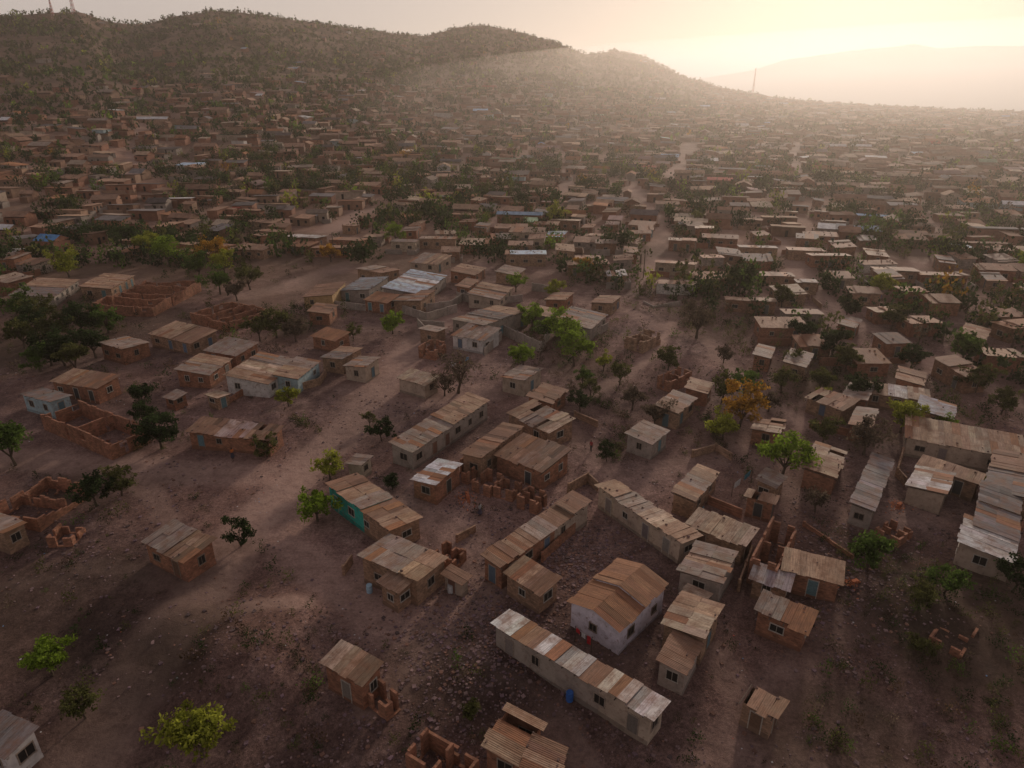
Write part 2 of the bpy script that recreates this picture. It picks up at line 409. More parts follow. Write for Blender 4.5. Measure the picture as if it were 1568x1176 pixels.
house(Pp,(607,577),(650,589),(663,574),2.6,wall=wCR,cols=(PALE,))
house(RW,(737,850),(768,869),(906,768),2.8,segs=5,wall=wBR,wall2=wCR,cols=(BROWN,TAN,GREY,BROWN))
house(B,(770,875),(826,910),(858,884),2.7,segs=2,wall=wTN,cols=(TAN,BROWN))
house(Pp,(866,922),(951,968),(1024,898),3.0,typ='gable',wall=(.60,.55,.60),cols=(RUST,(.34,.185,.105)),segs=2,dcol=(.1,.25,.4),stones=.01)
house(RW,(752,957),(998,1106),(1020,1073),2.8,segs=7,wall=wGR,cols=(WHITE,BROWN,WHITE,(.48,.45,.43),BROWN,(.42,.37,.33),WHITE),wall2=wCR)
house(B,(1008,957),(1080,981),(1108,930),3.0,segs=2,wall=wTN,cols=(PALE,TAN))
house(Pp,(1000,1017),(1053,1032),(1077,985),2.7,wall=wGR,cols=(BROWN,))
house(B,(490,1016),(553,1051),(596,1020),3.0,wall=wBR,cols=(PALE,TAN),segs=2)
ruin('brick_outhouse',(574,1068),(590,1080),(612,1062),1.8,1)
house(B,(216,832),(280,862),(328,828),2.8,segs=2,wall=wBR,cols=(GREY,TAN),rag=1)
house(B,(284,660),(412,674),(424,652),2.6,segs=3,wall=wBR,cols=(BROWN,(.4,.3,.28)),rag=1)
ruin('unfinished_brick_house',(60,632),(165,677),(217,648),2.6,2)
house(B,(75,582),(146,594),(182,576),2.8,segs=2,wall=wBR,cols=(TAN,BROWN))
house(Pp,(30,605),(75,617),(110,603),2.6,wall=wBL,cols=(DGREY,))
ruin('unfinished_brick_house',(-5,770),(55,792),(140,735),1.8,2,low=True)
house(B,(150,526),(186,536),(221,519),2.8,wall=wBR,cols=(GREY,))
house(B,(226,509),(290,523),(330,506),2.8,segs=2,wall=wTN,cols=(TAN,BROWN))
house(B,(273,563),(320,571),(356,547),2.8,wall=wBR,cols=(GREY,TAN),segs=2)
house(B,(310,534),(360,543),(386,524),2.8,wall=wBR,cols=(GREY,))
house(Pp,(350,571),(410,584),(462,549),3.0,segs=3,wall=wWH,cols=(TAN,PALE,GREY))
house(Pp,(425,569),(456,579),(491,551),2.8,segs=2,wall=wBL,cols=(TAN,GREY))
house(B,(475,513),(512,521),(533,509),2.6,wall=wBR,cols=(RUST,))
house(B,(490,545),(525,552),(556,535),2.7,wall=wTN,cols=(DGREY,TAN),segs=2)
house(Pp,(530,555),(560,564),(583,549),2.8,wall=wCR,cols=(GREY,))
house(Pp,(588,441),(645,448),(685,419),3.2,segs=3,wall=wGR,cols=(BLUE,(.66,.68,.70),BLUE),stones=.01)
house(B,(603,457),(645,463),(668,447),2.8,wall=wTN,cols=(GREY,BROWN),segs=2)
house(Pp,(527,438),(566,446),(596,426),2.8,wall=wGR,cols=((.24,.27,.30),))
house(Pp,(473,443),(510,453),(531,433),3.0,wall=(.45,.3,.15),cols=(BROWN,))
house(B,(556,458),(592,463),(608,452),2.7,wall=wBR,cols=(RUST,))
house(Pp,(685,486),(742,501),(810,478),3.0,segs=3,wall=wGR,cols=(GREY,DGREY,TAN))
house(Pp,(690,511),(740,521),(758,504),2.8,wall=wWH,cols=(GREY,),segs=2)
house(Pp,(722,446),(766,456),(786,439),2.9,wall=wCR,cols=(GREY,TAN),segs=2)
house(Pp,(860,482),(906,501),(931,479),3.0,wall=wGR,cols=(GREY,DGREY),segs=2)
ruin('unfinished_brick_house',(955,515),(985,522),(1013,509),2.4,2,wall=wTN)
house(Pp,(962,661),(1000,679),(1026,658),2.7,wall=wGR,cols=(GREY,))
house(B,(1003,621),(1040,633),(1068,608),2.8,wall=wTN,cols=(BROWN,GREY),segs=2)
house(B,(1028,753),(1065,767),(1103,722),2.7,wall=wTN,cols=(TAN,GREY),segs=3)
house(RW,(912,745),(1042,833),(1066,811),2.7,segs=4,wall=wCR,cols=(TAN,GREY,PALE,TAN),rag=1)
house(RW,(1050,800),(1140,836),(1161,812),2.7,segs=3,wall=wTN,cols=(PALE,(.50,.38,.26),PALE),rag=1)
house(Pp,(1033,876),(1106,896),(1132,850),2.7,segs=3,wall=wGR,cols=(GREY,TAN,GREY),rag=1)
ruin('unfinished_brick_house',(1152,853),(1192,866),(1223,800),3.2,2)
house(B,(1198,872),(1290,896),(1301,865),2.6,segs=2,wall=wBR,cols=((.47,.33,.22),TAN))
house(B,(1148,886),(1208,905),(1216,886),2.3,wall=wTN,cols=((.38,.33,.33),))
house(B,(1155,936),(1236,970),(1251,938),2.5,wall=wBR,cols=(GREY,BROWN),rag=2,segs=2)
house('shed',(1130,1076),(1186,1106),(1203,1080),2.2,wall=wTN,cols=(BROWN,TAN),rag=2)
house(B,(1140,761),(1186,774),(1194,757),2.5,wall=wBR,cols=(TAN,BROWN),rag=1,segs=2)
house(B,(1157,734),(1190,746),(1206,729),2.6,wall=wTN,cols=(GREY,))
house(B,(1233,706),(1282,731),(1299,689),2.8,wall=wBR,cols=(TAN,PALE),segs=2,rag=1)
house(B,(1302,766),(1340,783),(1371,704),2.8,wall=wGR,cols=((.24,.215,.215),),segs=2,stones=.02)
house(Pp,(1385,746),(1450,760),(1463,727),2.7,wall=wCR,cols=(WHITE,(.5,.47,.43)),segs=2)
house(B,(1405,711),(1500,741),(1508,727),2.6,segs=2,wall=wTN,cols=(TAN,))
house(RW,(1388,668),(1590,706),(1600,676),2.9,segs=6,wall=wCR,cols=(TAN,(.42,.31,.22),TAN,PALE))
house(B,(1490,806),(1562,826),(1566,755),2.9,wall=wTN,cols=((.24,.215,.215),DGREY),segs=2,stones=.02)
house(Pp,(1463,835),(1557,860),(1564,816),2.8,wall=wCR,cols=(WHITE,),segs=1,stones=.02)
house(B,(1510,728),(1590,768),(1600,705),2.9,wall=wTN,cols=(DGREY,BROWN),segs=2)
house(B,(1325,598),(1424,614),(1432,600),2.6,segs=3,wall=wTN,cols=(TAN,WHITE,PALE))
house(B,(1287,606),(1328,616),(1341,592),2.6,wall=wBR,cols=(GREY,),segs=2)
house(Pp,(1403,624),(1462,641),(1467,618),2.6,wall=wTN,cols=((.36,.36,.40),),segs=2)
house(B,(1233,607),(1290,628),(1300,610),2.5,wall=wTN,cols=(TAN,BROWN),segs=2,rag=1)
house(B,(1300,646),(1336,656),(1346,628),2.6,wall=wBR,cols=(BROWN,GREY),segs=2)
house(B,(1150,651),(1196,664),(1206,645),2.6,wall=wBR,cols=(PALE,RUST),segs=2,rag=1)
house(B,(1050,590),(1085,601),(1094,585),2.6,wall=wBR,cols=(TAN,))
house(B,(738,1140),(800,1172),(836,1108),2.8,segs=3,wall=wBR,cols=(TAN,RUST,TAN),rag=1)
house(B,(798,1168),(852,1196),(872,1145),2.6,segs=2,wall=wTN,cols=(TAN,BROWN),rag=1)
ruin('unfinished_brick_house',(620,1152),(700,1200),(722,1172),2.2,2)
house(Pp,(-50,1135),(5,1160),(46,1112),2.8,wall=wWH,cols=(DGREY,),segs=2)
house(B,(-40,803),(3,818),(24,797),2.7,wall=wTN,cols=(GREY,))
house(Pp,(538,705),(555,713),(572,699),2.2,wall=wCR,cols=(GREY,))
ruin('unfinished_brick_house',(165,452),(232,467),(306,430),2.6,4)
ruin('unfinished_brick_house',(290,477),(345,492),(405,470),2.4,3)
house(B,(135,433),(170,440),(206,420),2.8,wall=wTN,cols=(TAN,))
house(Pp,(35,441),(82,451),(121,425),2.8,wall=wGR,cols=(DGREY,TAN),segs=2)
house(B,(478,471),(505,479),(518,466),2.7,wall=wBR,cols=(BROWN,))
ruin('unfinished_brick_house',(645,527),(666,534),(683,522),2.2,1)
house(B,(1372,573),(1416,589),(1420,571),2.6,wall=wBR,cols=(TAN,BROWN),segs=2)
house(B,(1203,546),(1236,561),(1247,540),2.7,wall=wTN,cols=(GREY,))
house(B,(1155,538),(1181,548),(1188,532),2.7,wall=wBR,cols=(GREY,))
house(B,(1470,509),(1511,519),(1519,503),2.7,wall=wTN,cols=(TAN,))
house(B,(1283,493),(1311,501),(1321,488),2.7,wall=wBR,cols=(GREY,))
house(Pp,(625,398),(668,403),(690,392),2.8,wall=wCR,cols=(GREY,TAN),segs=2)
house(B,(545,414),(585,420),(608,409),2.8,wall=wTN,cols=(GREY,BROWN),segs=2)
house(B,(690,415),(728,420),(745,409),2.7,wall=wBR,cols=(BROWN,TAN),segs=2)
house(B,(760,415),(792,420),(806,410),2.7,wall=wTN,cols=(GREY,))
house(B,(835,456),(866,461),(880,450),2.7,wall=wBR,cols=(TAN,))
house(B,(905,462),(938,468),(952,456),2.7,wall=wTN,cols=(BROWN,TAN),segs=2)
house(B,(700,436),(718,440),(735,428),2.7,wall=wBR,cols=(BROWN,))
house(B,(815,478),(842,484),(855,472),2.7,wall=wGR,cols=(TAN,))
house(B,(640,505),(668,510),(680,500),2.6,wall=wTN,cols=(GREY,))
house('outhouse',(248,607),(265,612),(279,606),2.0,wall=wBR,cols=(GREY,))
house('outhouse',(313,605),(331,611),(343,600),2.0,wall=wTN,cols=(PALE,))
house('outhouse',(694,885),(708,893),(722,880),1.9,wall=wCR,cols=(BROWN,))
ruin('brick_outhouse',(698,712),(716,724),(735,708),1.8,1)
ruin('brick_outhouse',(733,730),(750,742),(772,724),1.9,1)
ruin('brick_outhouse',(768,742),(785,752),(800,736),1.6,1)
ruin('brick_outhouse',(808,760),(822,768),(838,752),1.9,2)
ruin('brick_outhouse',(660,845),(690,858),(710,842),1.6,2)
ruin('unfinished_brick_house',(1005,575),(1030,582),(1060,568),2.2,2)
ruin('unfinished_brick_house',(1440,985),(1475,1000),(1500,960),1.6,2,low=True)
ruin('brick_foundation',(1335,812),(1378,826),(1400,810),1.2,2,low=True)
ruin('brick_foundation',(85,812),(108,822),(128,800),1.3,1,low=True)
house('outhouse',(1055,918),(1078,926),(1092,912),2.0,wall=wGR,cols=(PALE,))
for pts_,hh_,cc_ in [([(640,478),(690,472),(722,452)],1.7,wGR),([(590,470),(655,492),(700,478)],1.8,wGR),([(770,512),(828,540),(842,515)],2.0,wGR),([(742,545),(768,520)],1.6,wGR),([(815,445),(852,450),(848,470)],1.8,wGR),
 ([(680,505),(640,500),(655,515)],1.6,wGR),([(700,458),(745,470),(800,462)],1.7,wGR),([(500,470),(560,476),(590,470)],1.6,wGR),([(930,505),(900,520),(870,510)],1.5,wGR),([(1040,470),(1000,478),(985,470)],1.4,wGR)]:
    wall_line('concrete_wall',pts_,hh_,cc_)
for pts_,hh_,cc_ in [([(455,600),(490,590),(500,575)],1.3,wTN),([(527,880),(540,862)],1.2,wTN),([(830,862),(880,815)],1.3,wBR),([(1230,810),(1305,862)],1.0,wBR),([(640,735),(655,760),(690,748)],1.0,wBR),([(1130,905),(1150,850)],1.4,wTN),
 ([(870,755),(900,738),(915,752)],1.3,wTN),([(1085,772),(1135,792)],1.2,wBR),([(1380,700),(1372,730),(1385,745)],1.4,wTN),([(1540,860),(1568,800)],1.2,wBR),([(1240,655),(1298,668)],1.2,wBR),([(700,830),(728,815)],1.0,wTN),([(1060,700),(1095,690),(1120,705)],1.1,wTN),([(380,600),(345,622)],1.0,wBR),([(880,640),(915,655)],1.1,wTN)]:
    wall_line('brick_wall',pts_,hh_,cc_)
# ------------------------------------------------------------------ roads & ground attributes
roads=[([(60,1250),(170,1110),(260,980),(330,880),(400,790),(470,715),(530,655),(580,600),(640,520),(690,480)],3.6,1.0),
([(-80,700),(60,705),(200,712),(330,725),(440,730)],3.0,.8),
([(440,740),(430,830),(500,880),(610,960),(720,930),(740,880),(690,800),(640,790)],3.2,.55),
([(240,1020),(320,950),(460,930)],1.2,.9),
([(560,1080),(660,1010),(760,900)],1.0,.7),
([(900,1000),(960,1020),(1000,1000),(930,960)],1.5,.4),
([(550,600),(640,610),(740,600)],5,.6),
([(560,500),(640,500),(760,560),(900,690),(960,750),(1000,720),(1100,700)],2.2,.5),
([(880,610),(960,575),(1000,540),(1030,500)],1.2,1.0),
([(1000,435),(1012,390),(1004,340),(985,310),(968,278)],4.6,1.0),
([(930,470),(1000,500),(1080,520),(1150,600),(1230,650)],1.8,.8),
([(1235,430),(1205,385),(1180,360),(1150,330),(1130,300)],3.6,1.0),
([(1025,285),(1040,250),(1065,218)],7,1.0),([(1215,270),(1220,215)],5,1.0),
([(380,452),(440,442),(480,425),(540,405)],5,1.0),([(430,378),(480,368),(520,345),(560,322)],6,1.0),
([(1130,470),(1230,470),(1330,500),(1450,560),(1568,620)],2.2,.9),
([(1230,430),(1280,470),(1300,560)],2.0,.8),([(1400,560),(1560,545)],5,.7),
([(0,420),(120,400),(260,395)],2.2,.5),([(1250,980),(1400,940),(1568,880)],2.4,.4),([(1100,1176),(1230,1010),(1290,960)],2.4,.45),
([(740,410),(760,340),(800,300)],3,.8),([(1180,460),(1120,430),(1000,430)],3,.8),([(850,450),(930,470)],3,.7),
([(0,560),(60,545),(200,560)],2.4,.4),([(1120,680),(1220,760),(1300,790),(1440,790)],2,.5),
([(700,1000),(820,1060),(900,1176)],.9,.6),([(0,900),(150,870),(320,900)],1.2,.6),([(200,720),(260,800),(240,900)],.9,.6),([(1100,1000),(1130,1060),(1240,1176)],1.1,.5),([(620,780),(640,700),(600,640)],1.2,.5),
([(640,300),(700,280),(720,240)],4,.9),([(1400,420),(1430,350),(1400,300)],3.6,.9),([(300,330),(420,320),(520,300)],3,.9),([(1290,360),(1330,300)],3.4,.9),([(860,330),(870,270),(850,230)],3.6,.9),([(120,320),(200,290),(230,240)],3,.8)]
segs=[]
for pl,w,s in roads:
    pw=[G(u,v) for u,v in pl]
    for a,b in zip(pw[:-1],pw[1:]): segs.append((a.x,a.y,b.x,b.y,w,s))
def roadw(x,y,wob=True):
    m=np.zeros_like(x)
    wx=fbm(x/6,y/6,3)*2.4
    for ax,ay,bx,by,w,s in segs:
        dx,dy=bx-ax,by-ay; L2=dx*dx+dy*dy
        t=np.clip(((x-ax)*dx+(y-ay)*dy)/L2,0,1)
        d=np.hypot(x-ax-t*dx,y-ay-t*dy)+wx
        m=np.maximum(m,s*(1-sstep((d-w*.45)/(w*.55+.6))))
    return m
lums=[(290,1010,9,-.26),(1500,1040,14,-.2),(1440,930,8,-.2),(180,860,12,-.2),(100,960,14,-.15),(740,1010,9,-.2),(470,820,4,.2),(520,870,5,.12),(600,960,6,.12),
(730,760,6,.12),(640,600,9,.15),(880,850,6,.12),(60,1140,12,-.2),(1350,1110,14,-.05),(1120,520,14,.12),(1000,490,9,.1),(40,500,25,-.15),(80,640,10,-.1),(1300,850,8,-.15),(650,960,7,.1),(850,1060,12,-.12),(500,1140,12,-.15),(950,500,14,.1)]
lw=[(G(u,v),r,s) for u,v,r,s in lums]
az=np.concatenate([np.radians(np.linspace(-180,-56,26,endpoint=False)),np.radians(np.linspace(-56,56,620)),np.radians(np.linspace(56,180,26))[1:]])
rr=np.geomspace(4,9500,860)
AZ,RR=np.meshgrid(az,rr,indexing='ij'); X=RR*np.sin(AZ); Y=RR*np.cos(AZ)
Zt,tt=T(X.ravel(),Y.ravel(),True)
Vg=np.stack([X.ravel(),Y.ravel(),Zt],1)
na,nr=len(az),len(rr); idx=np.arange(na*nr).reshape(na,nr)
Fg=np.stack([idx[:-1,:-1],idx[:-1,1:],idx[1:,1:],idx[1:,:-1]],-1).reshape(-1,4)
road=np.zeros(len(Vg)); nearm=RR.ravel()<1200
road[nearm]=roadw(Vg[nearm,0],Vg[nearm,1])
azr=AZ.ravel(); rrr=RR.ravel()
veg=sstep((tt-.34)/.28)*np.clip(np.interp(azr,A1,Z1)/60,0,1)
veg=np.maximum(veg,.5*sstep((fbm(Vg[:,0]/40,Vg[:,1]/40,4)-.0)/.1)*(rrr>140))
for u,v,r_,s_ in [(60,520,16,.8),(1300,570,14,.6),(1480,980,9,.9),(285,1000,6,.6),(90,930,10,.5),(1440,900,7,.7),(450,495,8,.5),(1090,500,12,.4),(900,560,7,.4),(1560,940,8,.8),(120,750,6,.6),(1320,1140,7,.5),(640,1030,6,.4),(870,520,5,.5)]:
    p=G(u,v); veg=np.maximum(veg,s_*sstep((np.exp(-((Vg[:,0]-p.x)**2+(Vg[:,1]-p.y)**2)/(r_*r_))+fbm(Vg[:,0]/5,Vg[:,1]/5,4)*1.1-.25)/.5)*(rrr<260))
veg=np.where(rrr>1700,1,veg)
town=sstep((rrr-140)/80)
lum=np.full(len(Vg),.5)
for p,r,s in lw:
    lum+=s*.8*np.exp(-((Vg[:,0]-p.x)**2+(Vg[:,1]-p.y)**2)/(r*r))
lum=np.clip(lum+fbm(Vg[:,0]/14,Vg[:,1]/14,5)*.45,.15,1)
def add_attrs(me,sel=None):
    for n,a in (('road',road),('veg',veg),('lum',lum),('town',town)):
        at=me.attributes.new(n,'FLOAT','POINT'); at.data.foreach_set('value',(a if sel is None else a[sel]).astype(np.float32))
me=mesh_np('ground',Vg,Fg,None,[mG],None,True); add_attrs(me)
g=link(bpy.data.objects.new('ground',me))
if g.data.polygons[1000].normal.z<0: 
    g.data.flip_normals()
fr_=road[Fg].mean(1); sel=(fr_>.3)&(rrr[Fg[:,0]]<900)
Fs=Fg[sel]; uq,inv=np.unique(Fs.ravel(),return_inverse=True); Vs=Vg[uq].copy(); Vs[:,2]+=.006
me=mesh_np('dirt_road',Vs,inv.reshape(-1,4),None,[mG],None,True); add_attrs(me,uq)
o=link(bpy.data.objects.new('dirt_road',me))
if o.data.polygons[0].normal.z<0: o.data.flip_normals()
# ------------------------------------------------------------------ the wider township
edge=[(-400,560),(-200,520),(0,462),(70,418),(130,398),(330,405),(450,395),(540,400),(600,388),(700,400),(800,405),(900,430),(1000,450),(1060,462),(1110,490),(1150,540),(1230,585),(1350,592),(1450,600),(1568,640),(1900,700)]
ea=[];er=[]
for u,v in edge:
    p=G(u,v); ea.append(math.atan2(p.x,p.y)); er.append(p.xy.length)
cxs=np.arange(-1500,1500,8.0); cys=np.arange(60,1750,7.0)
CX,CY=np.meshgrid(cxs,cys); CX=CX.ravel(); CY=CY.ravel()
rot=math.radians(-9); x=CX*math.cos(rot)-CY*math.sin(rot); y=CX*math.sin(rot)+CY*math.cos(rot)
x=x+fbm(x/120,y/120,3)*40; y=y+fbm(x/110+50,y/110,3)*34
x+=rng.uniform(-3.2,3.2,len(x)); y+=rng.uniform(-1.6,1.6,len(x))
r=np.hypot(x,y); a_=np.arctan2(x,y); z,t_=T(x,y,True)
rid=np.interp(a_,A1,R1); zrid=np.interp(a_,A1,Z1)
keep=(r>np.interp(a_,ea,er))&(np.abs(a_)<.86)&(r<rid*.97)&(rng.random(len(x))>.15)
keep&=(rng.random(len(x))<np.where(zrid>40,1-sstep((t_-.26)/.30)*.98,1))
keep&=~(fbm(x/26+9,y/26,3)>.20)
keep&=roadw(x,y)<.42
fx=np.array(foot)
for q in range(len(fx)):
    if math.hypot(fx[q,0],fx[q,1])>70: keep&=np.hypot(x-fx[q,0],y-fx[q,1])>fx[q,2]+4.2
order=np.where(keep)[0]; rng.shuffle(order); cell={}; kk=np.zeros(len(x),bool)
lim=np.where(r<300,46,np.where(r<500,64,84))
for i in order:
    a=int(x[i]//12);b=int(y[i]//12); ok=True
    for da in(-1,0,1):
        for db in(-1,0,1):
            for j in cell.get((a+da,b+db),()):
                if (x[i]-x[j])**2/1.75+(y[i]-y[j])**2<lim[i]: ok=False;break
            if not ok:break
        if not ok:break
    if ok: kk[i]=True; cell.setdefault((a,b),[]).append(i)
keep=kk
x=x[keep];y=y[keep];z=z[keep];r=r[keep];n=len(x); print('HOUSES',n)
big=np.where(r<300,1.0,np.where(r<500,1.15,1.3))
hl=np.where(rng.random(n)<.3,rng.uniform(4.2,6.2,n),rng.uniform(6.2,11.0,n)); hl=np.where(rng.random(n)<.08,hl*1.5,hl)*big; hw=rng.uniform(3.6,6.4,n)*big; hh=rng.uniform(2.3,3.1,n)
ang=rot+fbm(x/90,y/90,3)*.9+rng.normal(0,.10,n); turn=rng.random(n)<.22; ang=np.where(turn,ang+np.pi/2,ang); hl=np.where(turn,np.minimum(hl,8.5),hl)
def boxq(x0,x1,y0,y1,z0,z1):
    return [(x0,y0,z0),(x1,y0,z0),(x1,y1,z0),(x0,y1,z0),(x0,y0,z1),(x1,y0,z1),(x1,y1,z1),(x0,y1,z1)]
bf=[(0,3,2,1),(4,5,6,7),(0,1,5,4),(1,2,6,5),(2,3,7,6),(3,0,4,7)]
palR=np.array([TAN,(.31,.24,.19),BROWN,PALE,RUST,DGREY,(.31,.19,.13),(.36,.23,.16),(.64,.63,.62),(.45,.58,.72),(.31,.21,.19),(.15,.12,.11),(.12,.28,.52),(.38,.07,.05),(.25,.33,.22)]); pw_=np.array([19,10,23,6,14,9,16,13,2.8,1.4,4,6,.7,.5,.4]); pw_=pw_/pw_.sum()
palW=np.array([wBR,wTN,(.25,.14,.09),wCR,wGR,wWH,wBL]); ww=np.array([38,22,24,7,7,1.6,.9]); ww=ww/ww.sum()
def build_mass(name,ix):
    Vs=[];Fs=[];Cs=[];Ms=[];base=0
    m=len(ix); L_=hl[ix];W_=hw[ix];h_=hh[ix]; ca=np.cos(ang[ix]); sa=np.sin(ang[ix])
    cr=palR[rng.choice(len(palR),m,p=pw_)]*rng.uniform(.65,1.1,(m,1)); cw=palW[rng.choice(len(palW),m,p=ww)]*rng.uniform(.65,1.05,(m,1))
    slope=np.where(rng.random(m)<.5,1,-1)*rng.uniform(.05,.13,m)
    gab=rng.random(m)<.22
    def add(lx,ly,lz,col,mi,faces,mask=None):
        nonlocal base
        if mask is not None: lx,ly,lz,col_,c1,s1,ii=lx[mask],ly[mask],lz[mask],col[mask],ca[mask],sa[mask],ix[mask]
        else: col_,c1,s1,ii=col,ca,sa,ix
        k=lx.shape[1]; mm=lx.shape[0]
        wx=x[ii][:,None]+lx*c1[:,None]-ly*s1[:,None]; wy=y[ii][:,None]+lx*s1[:,None]+ly*c1[:,None]; wz=z[ii][:,None]+lz
        Vs.append(np.stack([wx,wy,wz],-1).reshape(-1,3)); Cs.append(np.repeat(col_,k,0))
        f=np.array(faces)[None]+(np.arange(mm)*k)[:,None,None]+base; Fs.append(f.reshape(-1,4)); Ms.append(np.full(mm*len(faces),mi)); base+=mm*k
    u=np.array(boxq(-.5,.5,-.5,.5,0,1)); 
    ins=.3
    lx=u[:,0][None]*(L_-2*ins)[:,None]; ly=u[:,1][None]*(W_-2*ins)[:,None]
    top=h_[:,None]+slope[:,None]*ly-.04
    lz=np.where(u[:,2][None]>0,top,-1.5); add(lx,ly,lz,cw,0,bf)
    split=rng.uniform(-.2,.2,m); two=rng.random(m)<.6
    for part in (0,1):
        x0=np.where(part==0,-.5,split); x1=np.where(part==0,split-.004,.5)
        zo=rng.uniform(0,.3,m)*two
        wf=np.where(part==0,1,rng.uniform(.95,1.3,m))[:,None]
        lx=(x0[:,None]+(u[:,0][None]+.5)*(x1-x0)[:,None])*L_[:,None]; ly=u[:,1][None]*W_[:,None]*wf
        lz=h_[:,None]+slope[:,None]*ly+zo[:,None]+np.where(u[:,2][None]>0,.03,-.03)
        c2=cr*np.where(two,rng.uniform(.55,1.35,m),1)[:,None]
        add(lx,ly,lz,np.clip(c2,0,.65),1,bf,~gab)
    g8=np.array([(-.5,-.5,0),(.5,-.5,0),(.5,0,1),(-.5,0,1),(.5,.5,0),(-.5,.5,0)])
    lx=g8[:,0][None]*L_[:,None]; ly=g8[:,1][None]*W_[:,None]; lz=h_[:,None]+.02+g8[:,2][None]*(W_*.22)[:,None]+np.abs(slope[:,None]*W_[:,None]*.5)
    add(lx,ly,lz,cr,1,[(0,1,2,3),(3,2,4,5)],gab)
    e6=np.array([(-.47,-.47,0),(-.47,0,.97),(-.47,.47,0),(-.47,0,-.3),(.47,-.47,0),(.47,0,.97),(.47,.47,0),(.47,0,-.3)])
    lx=e6[:,0][None]*L_[:,None]; ly=e6[:,1][None]*W_[:,None]; lz=h_[:,None]+e6[:,2][None]*(W_*.22)[:,None]+np.abs(slope[:,None]*W_[:,None]*.5)
    add(lx,ly,lz,cw,0,[(0,1,2,3),(4,5,6,7)],gab)
    an=rng.random(m)<.34; aw=rng.uniform(1.8,3.2,m); al=rng.uniform(2.2,4.6,m); sx=rng.uniform(-.35,.35,m)*L_; sg=np.where(rng.random(m)<.65,-1,1)
    yc=sg*(W_/2+aw/2-.25); ah=h_-rng.uniform(.3,.8,m)
    lx=sx[:,None]+u[:,0][None]*(al-.3)[:,None]; ly=yc[:,None]+u[:,1][None]*(aw-.3)[:,None]; lz=np.where(u[:,2][None]>0,ah[:,None]-.06,-1.5)+0*lx
    add(lx,ly,lz,cw*.9,0,bf,an)
    lx=sx[:,None]+u[:,0][None]*al[:,None]; ly=yc[:,None]+u[:,1][None]*aw[:,None]; lz=ah[:,None]+u[:,2][None]*.06+0*lx
    add(lx,ly,lz,palR[rng.choice(len(palR),m,p=pw_)]*rng.uniform(.6,1.1,(m,1)),1,bf,an)
    dk=np.tile(np.array([[.02,.018,.016]]),(m,1))
    for fxp,w,z0,z1 in ((-.33,.8,1.0,1.9),(-.05,.85,.05,2.0),(.27,.8,1.0,1.9)):
        for sgn in (-1,1):
            sx=fxp+rng.uniform(-.06,.06,m)
            lx=sx[:,None]*L_[:,None]+u[:,0][None]*w; yb=sgn*(W_/2-ins)
            ly=yb[:,None]+u[:,1][None]*.08+0*lx; lz=z0+(z1-z0)*u[:,2][None]+0*lx
            add(lx,ly,lz,dk,0,bf,(r[ix]<420)&(rng.random(m)<.75))
    me=mesh_np(name,np.concatenate(Vs),np.concatenate(Fs),np.concatenate(Cs),[mFarW,mRoofFar],np.concatenate(Ms))
    link(bpy.data.objects.new(name,me))
build_mass('distant_township_houses',np.where(r>=230)[0])
nearix=np.where(r<230)[0]
def quick_house(i):
    cr=Vector((x[i],y[i],0)); La,W,h=float(hl[i]),float(hw[i]),float(hh[i]); a=float(ang[i])
    org=cr-Vector((math.cos(a)*La/2-math.sin(a)*W/2,math.sin(a)*La/2+math.cos(a)*W/2,0))
    wc=tuple(palW[rng.choice(len(palW),p=ww)]); rc=tuple(palR[rng.choice(len(palR),p=pw_)])
    e=empty('brick_house',(org.x,org.y,float(z[i])),a)
    sl=random.choice([-1,1])*random.uniform(.05,.1)
    bw=MB(); oh=.28
    zt=lambda yy:h+sl*(yy-W/2)
    bw.hexa([(oh,oh,-1),(La-oh,oh,-1),(La-oh,W-oh,-1),(oh,W-oh,-1),(oh,oh,zt(oh)-.04),(La-oh,oh,zt(oh)-.04),(La-oh,W-oh,zt(W-oh)-.04),(oh,W-oh,zt(W-oh)-.04)],jit(wc,.1),0)
    bw.obj('walls',[mBrick],e)
    rf=MB(); ns=max(3,round(La/1.3)); sw=La/ns; cut=random.randint(1,ns-1); zo2=random.uniform(0,.25); tint=random.uniform(.6,1.3)
    for k in range(ns):
        c=jit(rc,.12); zo=random.uniform(0,.03)
        if k>=cut: zo+=zo2; c=tuple(min(.75,q*tint) for q in c)
        if random.random()<.12: c=jit(RUST,.2)
        X0=k*sw-.02;X1=(k+1)*sw+.02; ya=random.uniform(-.1,.1); yb=W+random.uniform(-.1,.1); ou=random.uniform(0,30)
        rf.hexa([(X0,ya,zt(ya)+zo-.02),(X1,ya,zt(ya)+zo-.02),(X1,yb,zt(yb)+zo-.02),(X0,yb,zt(yb)+zo-.02),(X0,ya,zt(ya)+zo),(X1,ya,zt(ya)+zo),(X1,yb,zt(yb)+zo),(X0,yb,zt(yb)+zo)],c,0,lambda q,o=ou:(q[0]+o,q[1]+o))
    for _ in range(random.randint(0,8)):
        s=.12; sx=random.uniform(.3,La-.3); sy=random.uniform(.3,W-.3); rf.box(sx-s,sy-s,zt(sy)+.05,sx+s,sy+s,zt(sy)+.25,jit((.2,.13,.1),.3),1)
    rf.obj('roof',[mRoof,mStone],e)
    fr=MB();pn=MB();dr=MB()
    openings(bw,fr,pn,dr,oh,oh,La-oh,W-oh,h-.3,(.3,.25,.2),(.1,.1,.1),3.0)
    fr.obj('window_frames',[mPaint],e); pn.obj('windows',[mDark],e); dr.obj('doors',[mPaint],e)
for i in nearix: quick_house(i)
print('NEAR',len(nearix))
